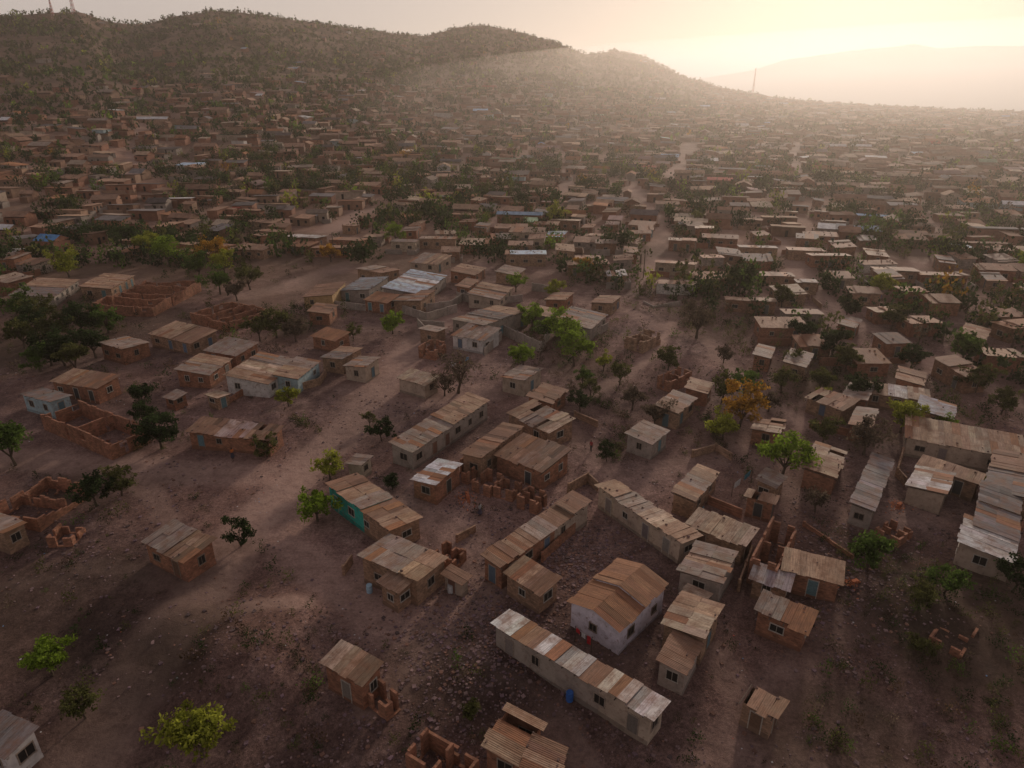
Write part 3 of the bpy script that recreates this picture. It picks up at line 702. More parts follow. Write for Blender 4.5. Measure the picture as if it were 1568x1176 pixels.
# yard walls between the houses
sel=np.where((rng.random(n)<.36)&(r<700))[0]; Vs=[];Cs=[]
uq8=np.array(boxq(0,1,0,1,0,1))
for i in sel:
    ca=math.cos(ang[i]);sa=math.sin(ang[i]); wl=hl[i]*.5+random.uniform(.5,1.6); wd=hw[i]*.5+random.uniform(1.5,3); sg=random.choice([-1,-1,1]); hgt=random.uniform(1.0,1.8); t=.2
    col=np.array(random.choice([wBR,wTN,wBR,wGR]))*random.uniform(.7,1.0)
    y0=hw[i]*.3*sg; y1=wd*sg; lo,hi=min(y0,y1),max(y0,y1); gp0=random.uniform(-.5,.5)*wl
    bx=[(-wl,-wl+t,lo,hi),(wl-t,wl,lo,hi),(-wl+t,gp0,y1-t*.5,y1+t*.5),(gp0+1.4,wl-t,y1-t*.5,y1+t*.5)]
    for b in bx[random.choice([0,0,1]):]:
        if b[1]-b[0]<=0: continue
        u=uq8; lx=b[0]+(b[1]-b[0])*u[:,0]; ly=b[2]+(b[3]-b[2])*u[:,1]; lz=np.where(u[:,2]>0,hgt*random.uniform(.9,1),-1.2)
        Vs.append(np.stack([x[i]+lx*ca-ly*sa,y[i]+lx*sa+ly*ca,z[i]+lz],1)); Cs.append(np.tile(col,(8,1)))
m_=len(Vs); link(bpy.data.objects.new('yard_walls',mesh_np('yard_walls',np.concatenate(Vs),(np.array(bf)[None]+(np.arange(m_)*8)[:,None,None]).reshape(-1,4),np.concatenate(Cs),[mFarW])))
# ------------------------------------------------------------------ trees
PALG={'bright':(.17,.25,.03),'yg':(.26,.28,.04),'green':(.085,.135,.03),'dark':(.036,.054,.02),'orange':(.38,.21,.035),'grey':(.12,.092,.065),'olive':(.095,.1,.033)}
def tree(name,cx,cy,wpx,kind='green',bare=0.0,hf=1.0,dens=1.0):
    d=ray(cx,cy); k=-H/d[2]; Wm=wpx*k/F; Ht=max(1.6,Wm*hf)
    p=G(cx,cy,Ht*.58); bz=tz(p.x,p.y) if p.xy.length<900 else 0
    mb=MB(); bark=(.09,.065,.045); R=Wm/2
    fork=Ht*random.uniform(.18,.28); lean=Vector((random.uniform(-.1,.1),random.uniform(-.1,.1),0))*Ht
    tr=max(.05,Ht*.03)
    mb.tube([(0,0,-.4),(lean.x*.2,lean.y*.2,fork*.5),(lean.x*.5,lean.y*.5,fork)],[tr*1.4,tr,tr*.85],bark)
    ends=[]; nl=random.randint(6,9); f=Vector((lean.x*.5,lean.y*.5,fork))
    for i in range(nl):
        a=2*math.pi*(i+random.uniform(-.3,.3))/nl; rr_=R*random.uniform(.35,.85); zz=Ht*random.uniform(.4,.85)
        e_=Vector((math.cos(a)*rr_,math.sin(a)*rr_,zz)); mid=f.lerp(e_,.5)+Vector((random.uniform(-.1,.1)*R,random.uniform(-.1,.1)*R,Ht*.04))
        mb.tube([f,mid,e_],[tr*.6,tr*.38,tr*.12],bark,n=5); ends.append(e_)
        for _ in range(3 if bare<.5 else 6):
            q=mid.lerp(e_,random.random()); w=q+Vector((random.uniform(-.4,.4)*R,random.uniform(-.4,.4)*R,random.uniform(-.1,.22)*Ht))
            mb.tube([q,w],[tr*.22,tr*.06],bark,n=4); ends.append(w)
    ends.append(Vector((lean.x,lean.y,Ht*.88)))
    base=PALG[kind]; V=[];C=[]
    ncl=int(24*dens)+len(ends); s0=max(.09,min(.24,Wm*.042))
    for i in range(ncl):
        c=random.choice(ends)+Vector((random.gauss(0,.16)*R,random.gauss(0,.16)*R,random.gauss(0,.07)*Ht))
        if i<len(ends): c=ends[i]
        cr_=R*random.uniform(.16,.36); nl_=int(random.uniform(28,60)*(1-bare)*dens)
        tint=random.uniform(.5,1.35)
        if nl_==0: continue
        q=rng.normal(size=(nl_,3)); q/=np.linalg.norm(q,axis=1)[:,None]+1e-6; q*=(rng.random((nl_,1))**.45)*cr_; q[:,2]*=.75
        q+=np.array(c)
        n1=rng.normal(size=(nl_,3)); n1/=np.linalg.norm(n1,axis=1)[:,None]; n2=rng.normal(size=(nl_,3)); n2=np.cross(n1,n2); n2/=np.linalg.norm(n2,axis=1)[:,None]
        s=s0*rng.uniform(.6,1.4,(nl_,1))
        V.append(np.stack([q-n1*s*.9,q-n2*s*.5,q+n1*s*.9,q+n2*s*.5],1).reshape(-1,3))
        C.append(np.repeat(np.array(base)[None]*tint*rng.uniform(.75,1.25,(nl_,1)),4,0))
    tv=np.array(mb.v); tf=[f_ for f_ in mb.f]
    me=bpy.data.meshes.new(name); nb=len(tv)
    if V: LV=np.concatenate(V); LC=np.concatenate(C)
    else: LV=np.zeros((0,3)); LC=np.zeros((0,3))
    vv=np.concatenate([tv,LV]); ff=tf+[(nb+4*i,nb+4*i+1,nb+4*i+2,nb+4*i+3) for i in range(len(LV)//4)]
    me.from_pydata(vv.tolist(),[],ff); me.materials.append(mBark); me.materials.append(mLeaf)
    me.polygons.foreach_set('material_index',[0]*len(tf)+[1]*(len(LV)//4))
    ca_=me.color_attributes.new('Col','FLOAT_COLOR','POINT'); cc=np.ones((len(vv),4)); cc[nb:,:3]=LC; ca_.data.foreach_set('color',cc.astype(np.float32).ravel())
    ob=link(bpy.data.objects.new(name,me)); ob.location=(p.x,p.y,bz); ob.rotation_euler[2]=random.uniform(0,6.28); return ob
TR=[(600,492,30,'bright'),(440,604,30,'yg'),(583,655,32,'dark'),(482,768,50,'bright'),(503,706,44,'yg',.4),(70,1003,56,'bright'),(122,1075,52,'olive',.65),(300,1122,78,'yg'),(722,1088,32,'olive',.3),
(366,815,38,'dark'),(863,493,46,'bright'),(880,528,48,'bright'),(800,544,34,'bright'),(815,484,32,'bright'),(925,553,24,'yg',.3),(893,574,26,'green'),(1137,617,56,'orange'),(1110,648,42,'yg',.2),(1204,690,70,'bright'),
(1333,845,58,'green'),(1236,880,30,'yg',.3),(1265,655,40,'olive',.4),(1386,634,46,'yg',.2),(12,676,58,'green'),(160,482,40,'green'),(92,530,44,'dark'),(30,505,40,'olive',.3),(405,680,32,'olive',.3),(889,612,30,'dark'),(215,604,34,'dark'),
(1070,484,50,'grey',.3),(700,562,60,'grey',.75),(680,585,34,'grey',.7),(1415,998,36,'olive',.4),(1450,893,48,'green',.3),(1408,925,44,'olive',.4),(1515,740,26,'yg'),(420,490,40,'olive',.3),(450,500,34,'grey',.4),(395,500,34,'olive',.4),
(333,424,38,'green'),(325,385,36,'orange'),(255,380,38,'bright'),(225,372,32,'yg'),(300,400,36,'green'),(340,400,34,'yg',.2),(1370,480,36,'olive',.2),(1108,592,40,'olive',.4),(1142,585,40,'green',.3),(970,606,34,'grey',.3),(1005,630,34,'grey',.5),(1252,765,36,'grey',.75),
(1262,604,26,'yg',.2),(1515,745,22,'green'),(240,655,50,'dark',.1),(228,635,40,'dark',.1),(120,485,44,'dark'),(60,470,40,'olive',.2),(20,460,40,'green',.2),(100,400,34,'yg'),(70,530,44,'dark'),(110,545,40,'olive'),(790,430,26,'bright'),(850,440,26,'yg'),(1452,648,28,'bright'),(1500,575,40,'olive'),(1480,530,40,'green'),
(950,570,30,'olive',.4),(1110,540,24,'grey',.5),(540,505,22,'olive',.3),(600,735,26,'dark',.2),(1025,545,34,'olive',.3),(1350,435,30,'yg'),(1200,580,34,'olive',.3),(140,745,50,'dark',.2),(180,735,40,'olive',.3),(1330,665,50,'grey',.6),(1560,880,50,'dark',.2),(565,640,20,'olive',.4),(930,690,26,'dark',.2),(505,385,24,'orange'),(895,405,24,'orange'),(605,355,26,'bright'),(850,325,28,'yg'),(1280,520,40,'dark'),(1300,545,36,'olive'),(1135,420,44,'dark'),(1230,500,34,'dark'),
(45,490,44,'dark'),(80,500,40,'olive',.2),(140,520,40,'dark',.2),(55,545,36,'green'),(1220,545,30,'olive',.3),(1320,590,40,'dark',.2),(1260,575,34,'olive',.3),(1400,540,36,'dark',.2),(1540,610,36,'olive'),(835,500,30,'green'),(905,590,26,'olive',.3),(1180,610,30,'grey',.4),(380,420,34,'olive',.2),(360,440,30,'grey',.4),(1300,470,30,'dark'),(1200,450,30,'olive')]
for t in TR: tree({'orange':'autumn_tree','grey':'bare_tree'}.get(t[3],'shade_tree'),t[0],t[1],t[2]*1.15,t[3],t[4] if len(t)>4 else 0.0)
# mass foliage -----------------------------------------------------
def leaf_templates(k,n,size):
    out=[]
    for _ in range(k):
        cl=rng.normal(size=(7,3))*np.array([.42,.42,.25])+np.array([0,0,.55]); q=cl[rng.integers(0,7,n)]+rng.normal(size=(n,3))*.2
        n1=rng.normal(size=(n,3)); n1/=np.linalg.norm(n1,axis=1)[:,None]; n2=np.cross(n1,rng.normal(size=(n,3))); n2/=np.linalg.norm(n2,axis=1)[:,None]
        s=size*rng.uniform(.6,1.4,(n,1)); q[:,2]=np.abs(q[:,2])
        br=np.repeat(rng.uniform(.6,1.35,(n,1)),4,0)
        out.append((np.stack([q-n1*s,q-n2*s*.7,q+n1*s,q+n2*s*.7],1).reshape(-1,3),br))
    return out
def mass_foliage(name,px,py,rad,hts,cols,n,size,k=6,trunk=True):
    pz=T(px,py); tp=leaf_templates(k,n,size); ch=rng.integers(0,k,len(px)); Vs=[];Cs=[]
    for j in range(k):
        ii=np.where(ch==j)[0]
        if len(ii)==0: continue
        v,br=tp[j]; a=rng.uniform(0,6.28,len(ii)); ca=np.cos(a)[:,None];sa=np.sin(a)[:,None]
        X_=(v[None,:,0]*ca-v[None,:,1]*sa)*rad[ii][:,None]+px[ii][:,None]; Y_=(v[None,:,0]*sa+v[None,:,1]*ca)*rad[ii][:,None]+py[ii][:,None]; Z_=v[None,:,2]*hts[ii][:,None]+pz[ii][:,None]+(hts[ii]*.08)[:,None]*trunk
        Vs.append(np.stack([X_,Y_,Z_],-1).reshape(-1,3)); Cs.append((cols[ii][:,None,:]*br[None]).reshape(-1,3))
    V=np.concatenate(Vs);C=np.concatenate(Cs); Fq=np.arange(len(V)).reshape(-1,4); mi=np.zeros(len(Fq),int)
    if trunk:
        m=len(px); s=rad*.06; u=np.array(boxq(-1,1,-1,1,0,1)); bv=np.stack([px[:,None]+u[None,:,0]*s[:,None]*(1-.5*u[None,:,2]),py[:,None]+u[None,:,1]*s[:,None]*(1-.5*u[None,:,2]),pz[:,None]-.3+u[None,:,2]*(hts*.7)[:,None]],-1).reshape(-1,3)
        bfq=(np.array(bf)[None]+(np.arange(m)*8)[:,None,None]+len(V)).reshape(-1,4)
        V=np.concatenate([V,bv]); C=np.concatenate([C,np.full((len(bv),3),.08)]); Fq=np.concatenate([Fq,bfq]); mi=np.concatenate([mi,np.ones(len(bfq),int)])
    link(bpy.data.objects.new(name,mesh_np(name,V,Fq,C,[mLeaf,mBark],mi)))
gp=np.array([PALG['dark'],PALG['green'],PALG['olive'],PALG['grey'],PALG['bright'],PALG['yg'],PALG['orange']]); gw=np.array([.52,.15,.20,.07,.035,.025,.005])
def pts(n,r0,r1,amax=.86,pw=2):
    r=(rng.random(n)*(r1**pw-r0**pw)+r0**pw)**(1/pw); a=rng.uniform(-amax,amax,n); return r*np.sin(a),r*np.cos(a),r,a
hcell={}
for i in range(len(x)): hcell.setdefault((int(x[i]//14),int(y[i]//14)),[]).append(i)
def not_house(px,py,lim=1.0):
    ok=np.ones(len(px),bool)
    for j in range(len(px)):
        a=int(px[j]//14);b=int(py[j]//14)
        for da in(-1,0,1):
            for db in(-1,0,1):
                for i in hcell.get((a+da,b+db),()):
                    dx=px[j]-x[i];dy=py[j]-y[i]; c=math.cos(ang[i]);s=math.sin(ang[i])
                    if abs(dx*c+dy*s)<hl[i]/2+lim and abs(-dx*s+dy*c)<hw[i]/2+lim: ok[j]=False
    for q in foot:
        ok&=np.hypot(px-q[0],py-q[1])>q[2]*.85+lim*.5
    return ok
for nm,r0,r1,cnt,n_,sz in (('township_trees',130,420,4200,84,.13),('distant_trees',420,1000,11000,26,.23),('distant_treeline',1000,1650,7500,14,.32)):
    px,py,pr,pa=pts(cnt*2,r0,r1); 
    ok=(pr>np.interp(pa,ea,er)*.96)&(roadw(px,py)<.3)&(fbm(px/30,py/30,3)+rng.uniform(-.10,.10,len(px))>-.05)&(pr<np.interp(pa,A1,R1)*1.01)
    if r0<1000: ok[ok]=not_house(px[ok],py[ok],.2)
    px,py=px[ok],py[ok]; m=len(px); rad=rng.uniform(.9,3.2,m)*rng.uniform(.7,1.3,m); c=gp[rng.choice(7,m,p=gw/gw.sum())]*rng.uniform(.7,1.2,(m,1))
    mass_foliage(nm,px,py,rad,rad*rng.uniform(1.0,1.5,m),c,n_,sz); print(nm,m)
def grove(name,cl,cnt,kind,rr_=(2.5,4.2),n=160):
    px=[];py=[]
    for u,v,s in cl:
        p=G(u,v)
        for _ in range(cnt): px.append(p.x+random.gauss(0,s)); py.append(p.y+random.gauss(0,s*.7))
    px=np.array(px);py=np.array(py);m=len(px); rad=rng.uniform(*rr_,m)
    mass_foliage(name,px,py,rad,rad*1.3,np.array(PALG[kind])[None]*rng.uniform(.7,1.3,(m,1)),n,.1)
grove('mango_grove',[(150,370,4),(180,372,5),(215,374,5),(250,374,4),(290,380,4),(130,365,4),(200,380,5),(110,372,4),(70,285,8),(30,255,9),(150,300,7),(90,220,14),(250,230,14),(820,312,6),(705,298,6),(770,395,4),(1140,440,3),(550,400,2),(640,330,6),(450,300,7),(560,240,12),(1060,330,6),(1300,330,6),(900,290,7),(1480,400,5),(1380,350,6),(330,290,7),(940,380,3),(420,260,8),(60,340,6),(380,350,4),(1220,300,8),(1000,250,10),(20,400,6),(350,250,10),(760,270,8),(1450,330,8),(1180,250,12)],5,'dark')
# hillside scrub
px,py,pr,pa=pts(22000,400,1650,.86); z_,t_=T(px,py,True); ok=(t_>.22)&(np.interp(pa,A1,Z1)>35)&(rng.random(len(px))<.3+.7*sstep((t_-.22)/.3))&(pr<np.interp(pa,A1,R1)*1.02); px,py=px[ok],py[ok]; m=len(px)
rad=rng.uniform(1,3.6,m); mass_foliage('hillside_scrub',px,py,rad,rad*rng.uniform(.8,1.5,m),gp[rng.choice(4,m,p=[.47,.1,.33,.10])]*rng.uniform(.6,1.1,(m,1)),14,.33,trunk=False); print('scrub',m)
# foreground shrubs
cl=[(290,1000,6,60),(330,960,4,30),(1500,1010,8,70),(1440,930,6,70),(1400,880,5,30),(240,660,5,35),(120,760,5,40),(60,520,14,110),(450,490,6,50),(600,735,3,12),(1250,590,14,80),(1320,560,14,80),(990,480,10,50),(1090,500,12,70),(960,600,5,40),(1250,610,8,30),(830,780,3,8),(1120,1060,7,25),(640,1020,7,30),(480,1060,6,25),(60,840,7,40),(160,850,6,25),(900,560,7,50),(870,520,6,40),(1190,600,10,60),(1450,560,18,80),(1540,640,10,30),(380,500,8,50),(340,420,8,50),(620,640,4,12),(30,480,14,70),(1560,930,8,40),(1310,1150,8,30),(1540,1100,5,30),(840,745,3,6),(940,700,4,20),(1120,690,6,30),(200,570,6,20),(700,570,6,25),(1080,670,5,20),(90,460,12,60),(1340,880,5,30),(780,1010,6,20)]
px=[];py=[]
for u,v,s,c in cl:
    p=G(u,v)
    for _ in range(c): px.append(p.x+random.gauss(0,s)); py.append(p.y+random.gauss(0,s))
hed=[((440,640),(520,680)),((520,680),(560,625)),((430,1010),(500,1070)),((1180,1060),(1300,1150)),((1520,1060),(1540,1176)),((600,1040),(700,985)),((930,720),(960,660)),((1080,640),(1110,690)),((860,590),(960,640)),((1180,500),(1290,560))]
for a,b in hed:
    a=G(*a);b=G(*b)
    for k in range(int((b-a).length/.4)): q=a.lerp(b,random.random()); px.append(q.x+random.gauss(0,.35)); py.append(q.y+random.gauss(0,.35))
px=np.array(px);py=np.array(py); ok=not_house(px,py,.3)&(roadw(px,py)<.45); px,py=px[ok],py[ok]; m=len(px); rad=rng.uniform(.25,.95,m)*np.where(np.hypot(px,py)>110,1.6,1)
mass_foliage('scrub_bushes',px,py,rad,rad*rng.uniform(.8,1.6,m),np.array([PALG['dark'],PALG['olive'],PALG['grey'],(.10,.065,.04),PALG['green']])[rng.choice(5,m,p=[.35,.25,.2,.12,.08])]*rng.uniform(.6,1.3,(m,1)),90,.09,trunk=False)
px,py,pr,pa=pts(5200,26,190,.8,1.5); ok=(fbm(px/8+30,py/8,4)+rng.uniform(-.08,.08,len(px))>.02)&(roadw(px,py)<.35)&not_house(px,py,.3); px,py=px[ok],py[ok]; m=len(px); rad=rng.uniform(.10,.38,m)
mass_foliage('dry_weeds',px,py,rad,rad*rng.uniform(.7,1.3,m),np.array([PALG['dark'],PALG['olive'],(.09,.06,.04),(.06,.045,.035)])[rng.choice(4,m)]*rng.uniform(.6,1.2,(m,1)),26,.16,trunk=False); print('weeds',m)
# ------------------------------------------------------------------ rubble and litter
def scatter(name,px,py,s,cols,mat,flat=.7):
    m=len(px); pz=T(px,py); u=np.array(boxq(-1,1,-1,1,-.4,1)); a=rng.uniform(0,6.28,m)
    U=u[None]*rng.uniform(.55,1.2,(m,8,3)); U[...,2]*=flat; U*=s[:,None,None]
    X_=U[...,0]*np.cos(a)[:,None]-U[...,1]*np.sin(a)[:,None]+px[:,None]; Y_=U[...,0]*np.sin(a)[:,None]+U[...,1]*np.cos(a)[:,None]+py[:,None]; Z_=U[...,2]+pz[:,None]
    Fq=(np.array(bf)[None]+(np.arange(m)*8)[:,None,None]).reshape(-1,4)
    link(bpy.data.objects.new(name,mesh_np(name,np.stack([X_,Y_,Z_],-1).reshape(-1,3),Fq,np.repeat(cols,8,0),[mat])))
px,py,pr,pa=pts(30000,26,150,.8,1.4); dn=fbm(px/7,py/7,4)+rng.uniform(-.12,.12,len(px)); ok=(dn>.03)&(roadw(px,py)<.55); px,py=px[ok],py[ok]
cx_=[];cy_=[]
for u,v,s,c in [(880,850,3.2,900),(870,870,2.5,500),(740,950,4.5,1200),(760,1010,5,900),(720,1060,5,600),(690,960,4,500),(890,815,2,200),(1270,835,4,500),(1330,905,4,500),(720,770,2.2,120),(130,850,4,250),(1010,960,3,150),(610,620,4,150),(1300,1020,.8,60),(790,800,3,150),(960,830,2.5,200),(490,640,5,250),(270,740,6,300),(350,980,5,300),(1240,960,3,150),(1380,830,4,200),(900,1000,4,200)]:
    p=G(u,v); cx_+= list(rng.normal(p.x,s,c)); cy_+=list(rng.normal(p.y,s,c))
px=np.concatenate([px,cx_]);py=np.concatenate([py,cy_]); m=len(px)
sc=np.array([(.20,.13,.125),(.13,.09,.085),(.26,.175,.165),(.22,.118,.085),(.18,.115,.13)])[rng.choice(5,m)]*rng.uniform(.55,1.15,(m,1))
scatter('rubble_stones',px,py,rng.uniform(.03,.10,m)*rng.choice([1,1,1,1.8],m),sc,mStone)
px,py,pr,pa=pts(1400,26,190,.8,1.5); ok=(fbm(px/9+3,py/9,3)>.02)&not_house(px,py,.2); px,py=px[ok],py[ok]; m=len(px)
lc=np.array([(.5,.5,.5),(.4,.4,.41),(.15,.3,.5),(.45,.12,.08),(.45,.4,.2),(.45,.45,.45)])[rng.choice(6,m,p=[.4,.25,.1,.05,.05,.15])]
scatter('plastic_litter',px,py,rng.uniform(.03,.08,m),lc,mCloth,.35)
def bricks(u,v,n=6):
    p=G(u,v); mb=MB()
    for k in range(4):
        for i in range(n-k):
            for j in range(3):
                if random.random()<.12: continue
                mb.box(i*.24+k*.12,j*.13,k*.11,i*.24+.22+k*.12,j*.13+.12,k*.11+.10,jit((.45,.15,.07),.2))
    for _ in range(60): a,b=random.gauss(.6,.8),random.gauss(.3,.6); mb.box(a,b,-.02,a+.22,b+.11,.09,jit((.42,.15,.07),.25))
    o=mb.obj('brick_stack',[mStone]); o.location=(p.x,p.y,tz(p.x,p.y)); o.rotation_euler[2]=random.uniform(0,3)
bricks(720,768,8); bricks(1376,780); bricks(1300,905)
def barrel(u,v,col):
    p=G(u,v); mb=MB(); zs=[0,.03,.3,.31,.6,.61,.87,.9]; rs=[.27,.29,.285,.305,.305,.285,.29,.27]
    mb.tube([(0,0,z) for z in zs],rs,col,n=14); o=mb.obj('water_drum',[mPaint]); o.location=(p.x,p.y,tz(p.x,p.y))
barrel(872,1072,(.03,.12,.4)); barrel(566,905,(.35,.5,.6)); barrel(1010,905,(.03,.12,.4)); barrel(690,905,(.5,.5,.5)); barrel(845,700,(.03,.12,.4))
def line(u1,v1,u2,v2,cols):
    a=G(u1,v1);b=G(u2,v2); mb=MB(); d=b-a; n=len(cols); z0=tz(a.x,a.y)
    mb.tube([(0,0,-.3),(0,0,1.8)],[.04,.035],(.12,.09,.07),1); mb.tube([(d.x,d.y,-.3),(d.x,d.y,1.8)],[.04,.035],(.12,.09,.07),1)
    mb.tube([(0,0,1.75),(d.x*.5,d.y*.5,1.62),(d.x,d.y,1.75)],[.008]*3,(.2,.2,.2),1,4)
    for i,c in enumerate(cols):
        t0=(i+.15)/n;t1=(i+.8)/n; hgt=random.uniform(.5,.95)
        for s in range(5):
            ta=t0+(t1-t0)*s/5;tb=t0+(t1-t0)*(s+1)/5; w=Vector((-d.y,d.x,0)).normalized()*.05
            za=1.72-.1*math.sin(math.pi*ta); oa=w*(s%2); ob_=w*((s+1)%2)
            mb.face([d*ta+Vector((0,0,za)),d*tb+Vector((0,0,za)),d*tb+ob_+Vector((0,0,za-hgt)),d*ta+oa+Vector((0,0,za-hgt))],c,0)
    o=mb.obj('washing_line',[mCloth,mBark]); o.location=(a.x,a.y,z0)
line(880,985,905,1002,[(.5,.03,.04),(.6,.6,.6),(.5,.03,.04)]); line(1120,760,1150,735,[(.6,.6,.6),(.1,.3,.4)]); line(1330,470,1350,462,[(.5,.05,.04),(.1,.2,.5)]);line(690,570,720,560,[(.6,.6,.6),(.5,.1,.1),(.1,.3,.5)])
def mast(u,dist,az_v,h,w):
    d=ray(u,az_v); k=dist/math.hypot(d[0],d[1]); px_,py_=d[0]*k,d[1]*k; zz=tz(px_,py_)
    mb=MB()
    for sx,sy in((-1,-1),(1,-1),(1,1),(-1,1)):
        mb.tube([(sx*w,sy*w,-2),(sx*w*.25,sy*w*.25,h)],[.22,.14],(.4,.1,.08),n=4)
    for i in range(10):
        a=i/10;b=(i+1)/10; wa=w*(1-.75*a); wb=w*(1-.75*b); c=(.45,.08,.06) if i%2 else (.6,.6,.6)
        q=[(-1,-1),(1,-1),(1,1),(-1,1)]
        for j in range(4):
            s0=q[j];s1=q[(j+1)%4]; mb.tube([(s0[0]*wa,s0[1]*wa,h*a),(s1[0]*wb,s1[1]*wb,h*b)],[.12,.12],c,n=3); mb.tube([(s0[0]*wb,s0[1]*wb,h*b),(s1[0]*wb,s1[1]*wb,h*b)],[.12,.12],c,n=3)
    mb.tube([(0,0,h),(0,0,h*1.15)],[.15,.08],(.5,.5,.5),n=4)
    o=mb.obj('radio_mast',[mPaint]); o.location=(px_,py_,zz)
mast(113,990,20,24,1.6); mast(80,985,20,16,1.3); mast(1153,1380,140,42,1.3)
def pole(u,v,h=7):
    p=G(u,v); mb=MB(); mb.tube([(0,0,-.5),(0,0,h)],[.13,.09],(.15,.11,.08)); mb.box(-.7,-.05,h-.6,.7,.05,h-.48,(.15,.11,.08)); 
    for s in(-.6,0,.6): mb.tube([(s,0,h-.48),(s,0,h-.3)],[.04,.04],(.5,.5,.5),n=6)
    o=mb.obj('utility_pole',[mBark]); o.location=(p.x,p.y,tz(p.x,p.y)); o.rotation_euler[2]=.3
for u,v in((1158,445),(512,395),(985,425),(1300,440)): pole(u,v)
# ------------------------------------------------------------------ people
def person(u,v,rz,shirt,legs,walk=True,skirt=False):
    p=G(u,v); V=[];E=[];Rd=[]
    def add(co,r,par=None):
        V.append(co);Rd.append(r); 
        if par is not None: E.append((par,len(V)-1))
        return len(V)-1
    pel=add((0,0,.95),.13); s1=add((0,0,1.15),.12,pel); s2=add((0,0,1.36),.14,s1); nk=add((0,.01,1.47),.055,s2); h1=add((0,.01,1.55),.085,nk); h2=add((0,.02,1.64),.10,h1); h3=add((0,.01,1.72),.075,h2); add((0,.10,1.60),.022,h2)
    st=.22 if walk else .04
    for sx,sy in((-1,st),(1,-st)):
        hp=add((sx*.09,0,.88),.09,pel); kn=add((sx*.1,sy*.7+.03,.49),.06,hp); an=add((sx*.1,sy-.03,.09),.04,kn); add((sx*.11,sy+.14,.04),.035,an)
        sh=add((sx*.18,0,1.38),.06,s2); el=add((sx*.24,-sy*.4-.02,1.10),.042,sh); wr=add((sx*.25,-sy*.8+.08,.86),.028,el); pm=add((sx*.25,-sy*.85+.1,.79),.03,wr)
        for k in range(4): 
            a=add((sx*.25,-sy*.85+.075+k*.018,.75),.009,pm); add((sx*.245,-sy*.85+.08+k*.018,.70-(.01 if k in(0,3) else 0)),.008,a)
        a=add((sx*.235,-sy*.85+.15,.78),.01,pm); add((sx*.23,-sy*.85+.16,.74),.009,a)
    me=bpy.data.meshes.new('body'); me.from_pydata(V,E,[]); ob=link(bpy.data.objects.new('tmp',me)); ob.modifiers.new('s','SKIN'); 
    for i,r_ in enumerate(Rd): me.skin_vertices[0].data[i].radius=(r_,r_)
    me.skin_vertices[0].data[0].use_root=True
    ob.modifiers.new('ss','SUBSURF').levels=1
    dg=bpy.context.evaluated_depsgraph_get(); m2=bpy.data.meshes.new_from_object(ob.evaluated_get(dg)); bpy.data.objects.remove(ob)
    for m in(mSkin,mHair,mCloth): m2.materials.append(m)
    col=[]
    for vv in m2.vertices:
        col+= list(shirt if vv.co.z>.93 else legs)+[1]
    if 'Col' in m2.color_attributes: m2.color_attributes.remove(m2.color_attributes['Col'])
    ca=m2.color_attributes.new('Col','FLOAT_COLOR','POINT'); ca.data.foreach_set('color',col)
    for f in m2.polygons:
        c=f.center; f.use_smooth=True
        if c.z>1.44: f.material_index=1 if (c.z>1.66 or c.y<-.02) else 0
        elif abs(c.x)>.205 and c.z<1.12: f.material_index=0
        elif c.z<.1: f.material_index=1
        else: f.material_index=2
    o=link(bpy.data.objects.new('person',m2)); o.location=(p.x,p.y,tz(p.x,p.y)); o.rotation_euler[2]=rz
    if skirt:
        mb=MB(); mb.tube([(0,0,.35),(0,0,.7),(0,0,1.02)],[.26,.2,.14],legs,n=14); mb.obj('skirt',[mCloth],o)
    return o
for a in [(357,703,.5,(.45,.13,.03),(.04,.04,.06)),(905,690,2.4,(.3,.05,.05),(.05,.05,.05)),(1075,790,1.2,(.1,.2,.25),(.05,.04,.04)),(560,560,2.9,(.3,.3,.35),(.05,.05,.1)),(735,790,1,(.3,.3,.3),(.06,.05,.08))]:
    person(a[0],a[1],a[2],a[3],a[4],False,random.random()<.4)
# ------------------------------------------------------------------ haze
def hazemat(name,dens,g):
    mH=bpy.data.materials.new(name); mH.use_nodes=True; nt=mH.node_tree; nt.nodes.clear(); out=nt.nodes.new('ShaderNodeOutputMaterial')
    vs=nt.nodes.new('ShaderNodeVolumeScatter'); vs.inputs['Color'].default_value=(1,.88,.77,1); vs.inputs['Density'].default_value=dens; vs.inputs['Anisotropy'].default_value=g
    nt.links.new(vs.outputs[0],out.inputs['Volume'])
    try:
        mH.cycles.homogeneous_volume=True
        mH.cycles.volume_sampling='DISTANCE'
    except Exception: pass
    return mH
mb=MB(); mb.box(-6000,-1500,-150,6000,7500,230,(1,1,1)); mb.obj('haze',[hazemat('haze',.00019,.55)])
# a lens of mist lying in the valley on the right, thinning out towards its rim
nu,nv=64,24; V=[];Fq=[]
for j in range(nv+1):
    ph=math.pi*(j/nv)-math.pi/2; ph=max(-math.pi/2+.01,min(math.pi/2-.01,ph))
    for i in range(nu):
        th=2*math.pi*i/nu; V.append((2100*math.cos(ph)*math.cos(th),2150*math.cos(ph)*math.sin(th),185*math.sin(ph)))
for j in range(nv):
    for i in range(nu): Fq.append((j*nu+i,j*nu+(i+1)%nu,(j+1)*nu+(i+1)%nu,(j+1)*nu+i))
me=bpy.data.meshes.new('valley_mist'); me.from_pydata(V,[],Fq+[tuple(range(nu))[::-1],tuple(range(nv*nu,(nv+1)*nu))]); me.materials.append(hazemat('valley_mist',.0006,.55))
o=link(bpy.data.objects.new('valley_mist',me)); o.location=(1480,1720,-40)
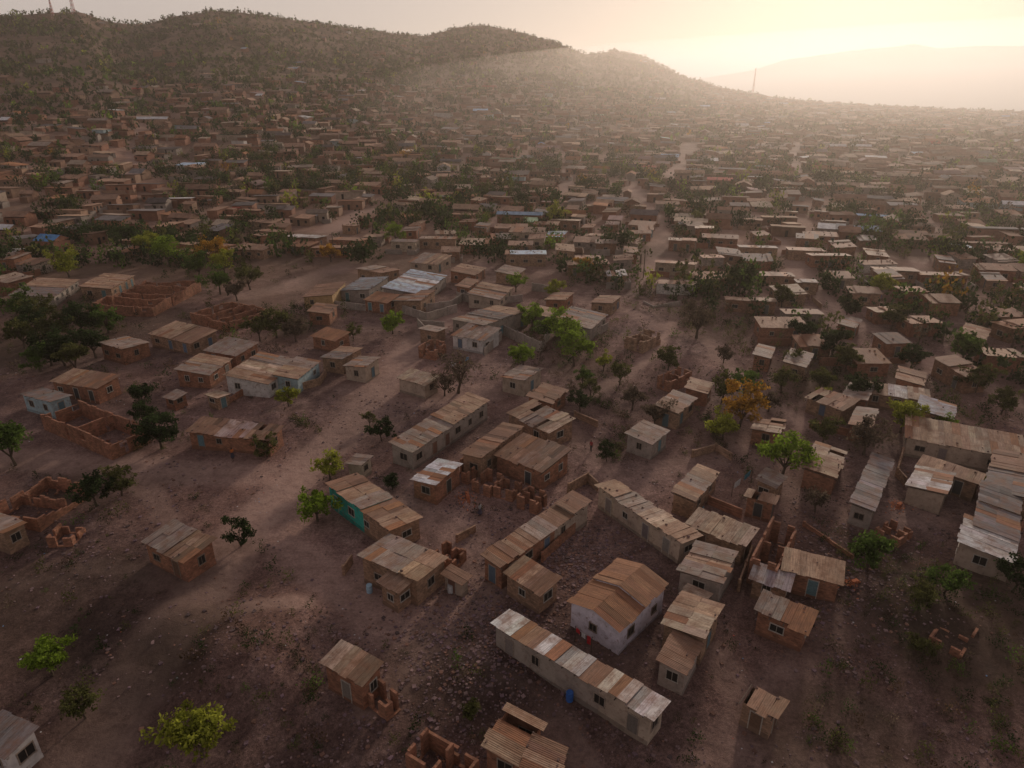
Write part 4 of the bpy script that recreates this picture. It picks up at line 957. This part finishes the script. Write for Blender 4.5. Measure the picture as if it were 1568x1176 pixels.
# ------------------------------------------------------------------ light
SEL=math.radians(15); SAZ=math.radians(24)
s=Vector((math.sin(SAZ)*math.cos(SEL),math.cos(SAZ)*math.cos(SEL),math.sin(SEL)))
sun=bpy.data.lights.new('sun','SUN'); sun.energy=2.7; sun.angle=math.radians(7); sun.color=(1,.80,.64)
so=link(bpy.data.objects.new('sun',sun)); so.rotation_euler=s.to_track_quat('Z','Y').to_euler(); so.location=(0,0,300)
w=bpy.data.worlds.new('World'); scene.world=w; w.use_nodes=True; nt=w.node_tree; bg=nt.nodes['Background']
st=nt.nodes.new('ShaderNodeTexSky'); st.sky_type='NISHITA'; st.sun_disc=False; st.sun_elevation=SEL; st.sun_rotation=SAZ; st.dust_density=1.5; st.air_density=1; st.ozone_density=1
v1=nt.nodes.new('ShaderNodeVectorMath'); v1.operation='SCALE'; v1.inputs['Scale'].default_value=.10; nt.links.new(st.outputs[0],v1.inputs[0])
tc=nt.nodes.new('ShaderNodeTexCoord'); sx=nt.nodes.new('ShaderNodeSeparateXYZ'); nt.links.new(tc.outputs['Generated'],sx.inputs[0])
sky_glow=ramp(nt,sx.outputs['Z'],[(0,(.58,.48,.43)),(.12,(.54,.45,.41)),(.45,(.33,.275,.27)),(1,(.23,.20,.215))])   # hazy ambient glow painted as a colour gradient, brightest at the horizon
v3=nt.nodes.new('ShaderNodeVectorMath'); v3.operation='SCALE'; v3.inputs['Scale'].default_value=10; nt.links.new(sky_glow,v3.inputs[0])
v2=nt.nodes.new('ShaderNodeVectorMath'); v2.operation='ADD'; nt.links.new(v1.outputs[0],v2.inputs[0]); nt.links.new(v3.outputs[0],v2.inputs[1])
nt.links.new(v2.outputs[0],bg.inputs[0]); bg.inputs[1].default_value=.1
cam=bpy.data.cameras.new('camera'); co=link(bpy.data.objects.new('camera',cam)); cam.sensor_width=36; cam.lens=36*F/1568; cam.clip_end=20000; cam.clip_start=.5
co.location=(0,0,H); co.rotation_euler=(math.pi/2-PITCH,0,0); scene.camera=co
scene.view_settings.view_transform='Standard'; scene.view_settings.look='None'; scene.view_settings.exposure=0
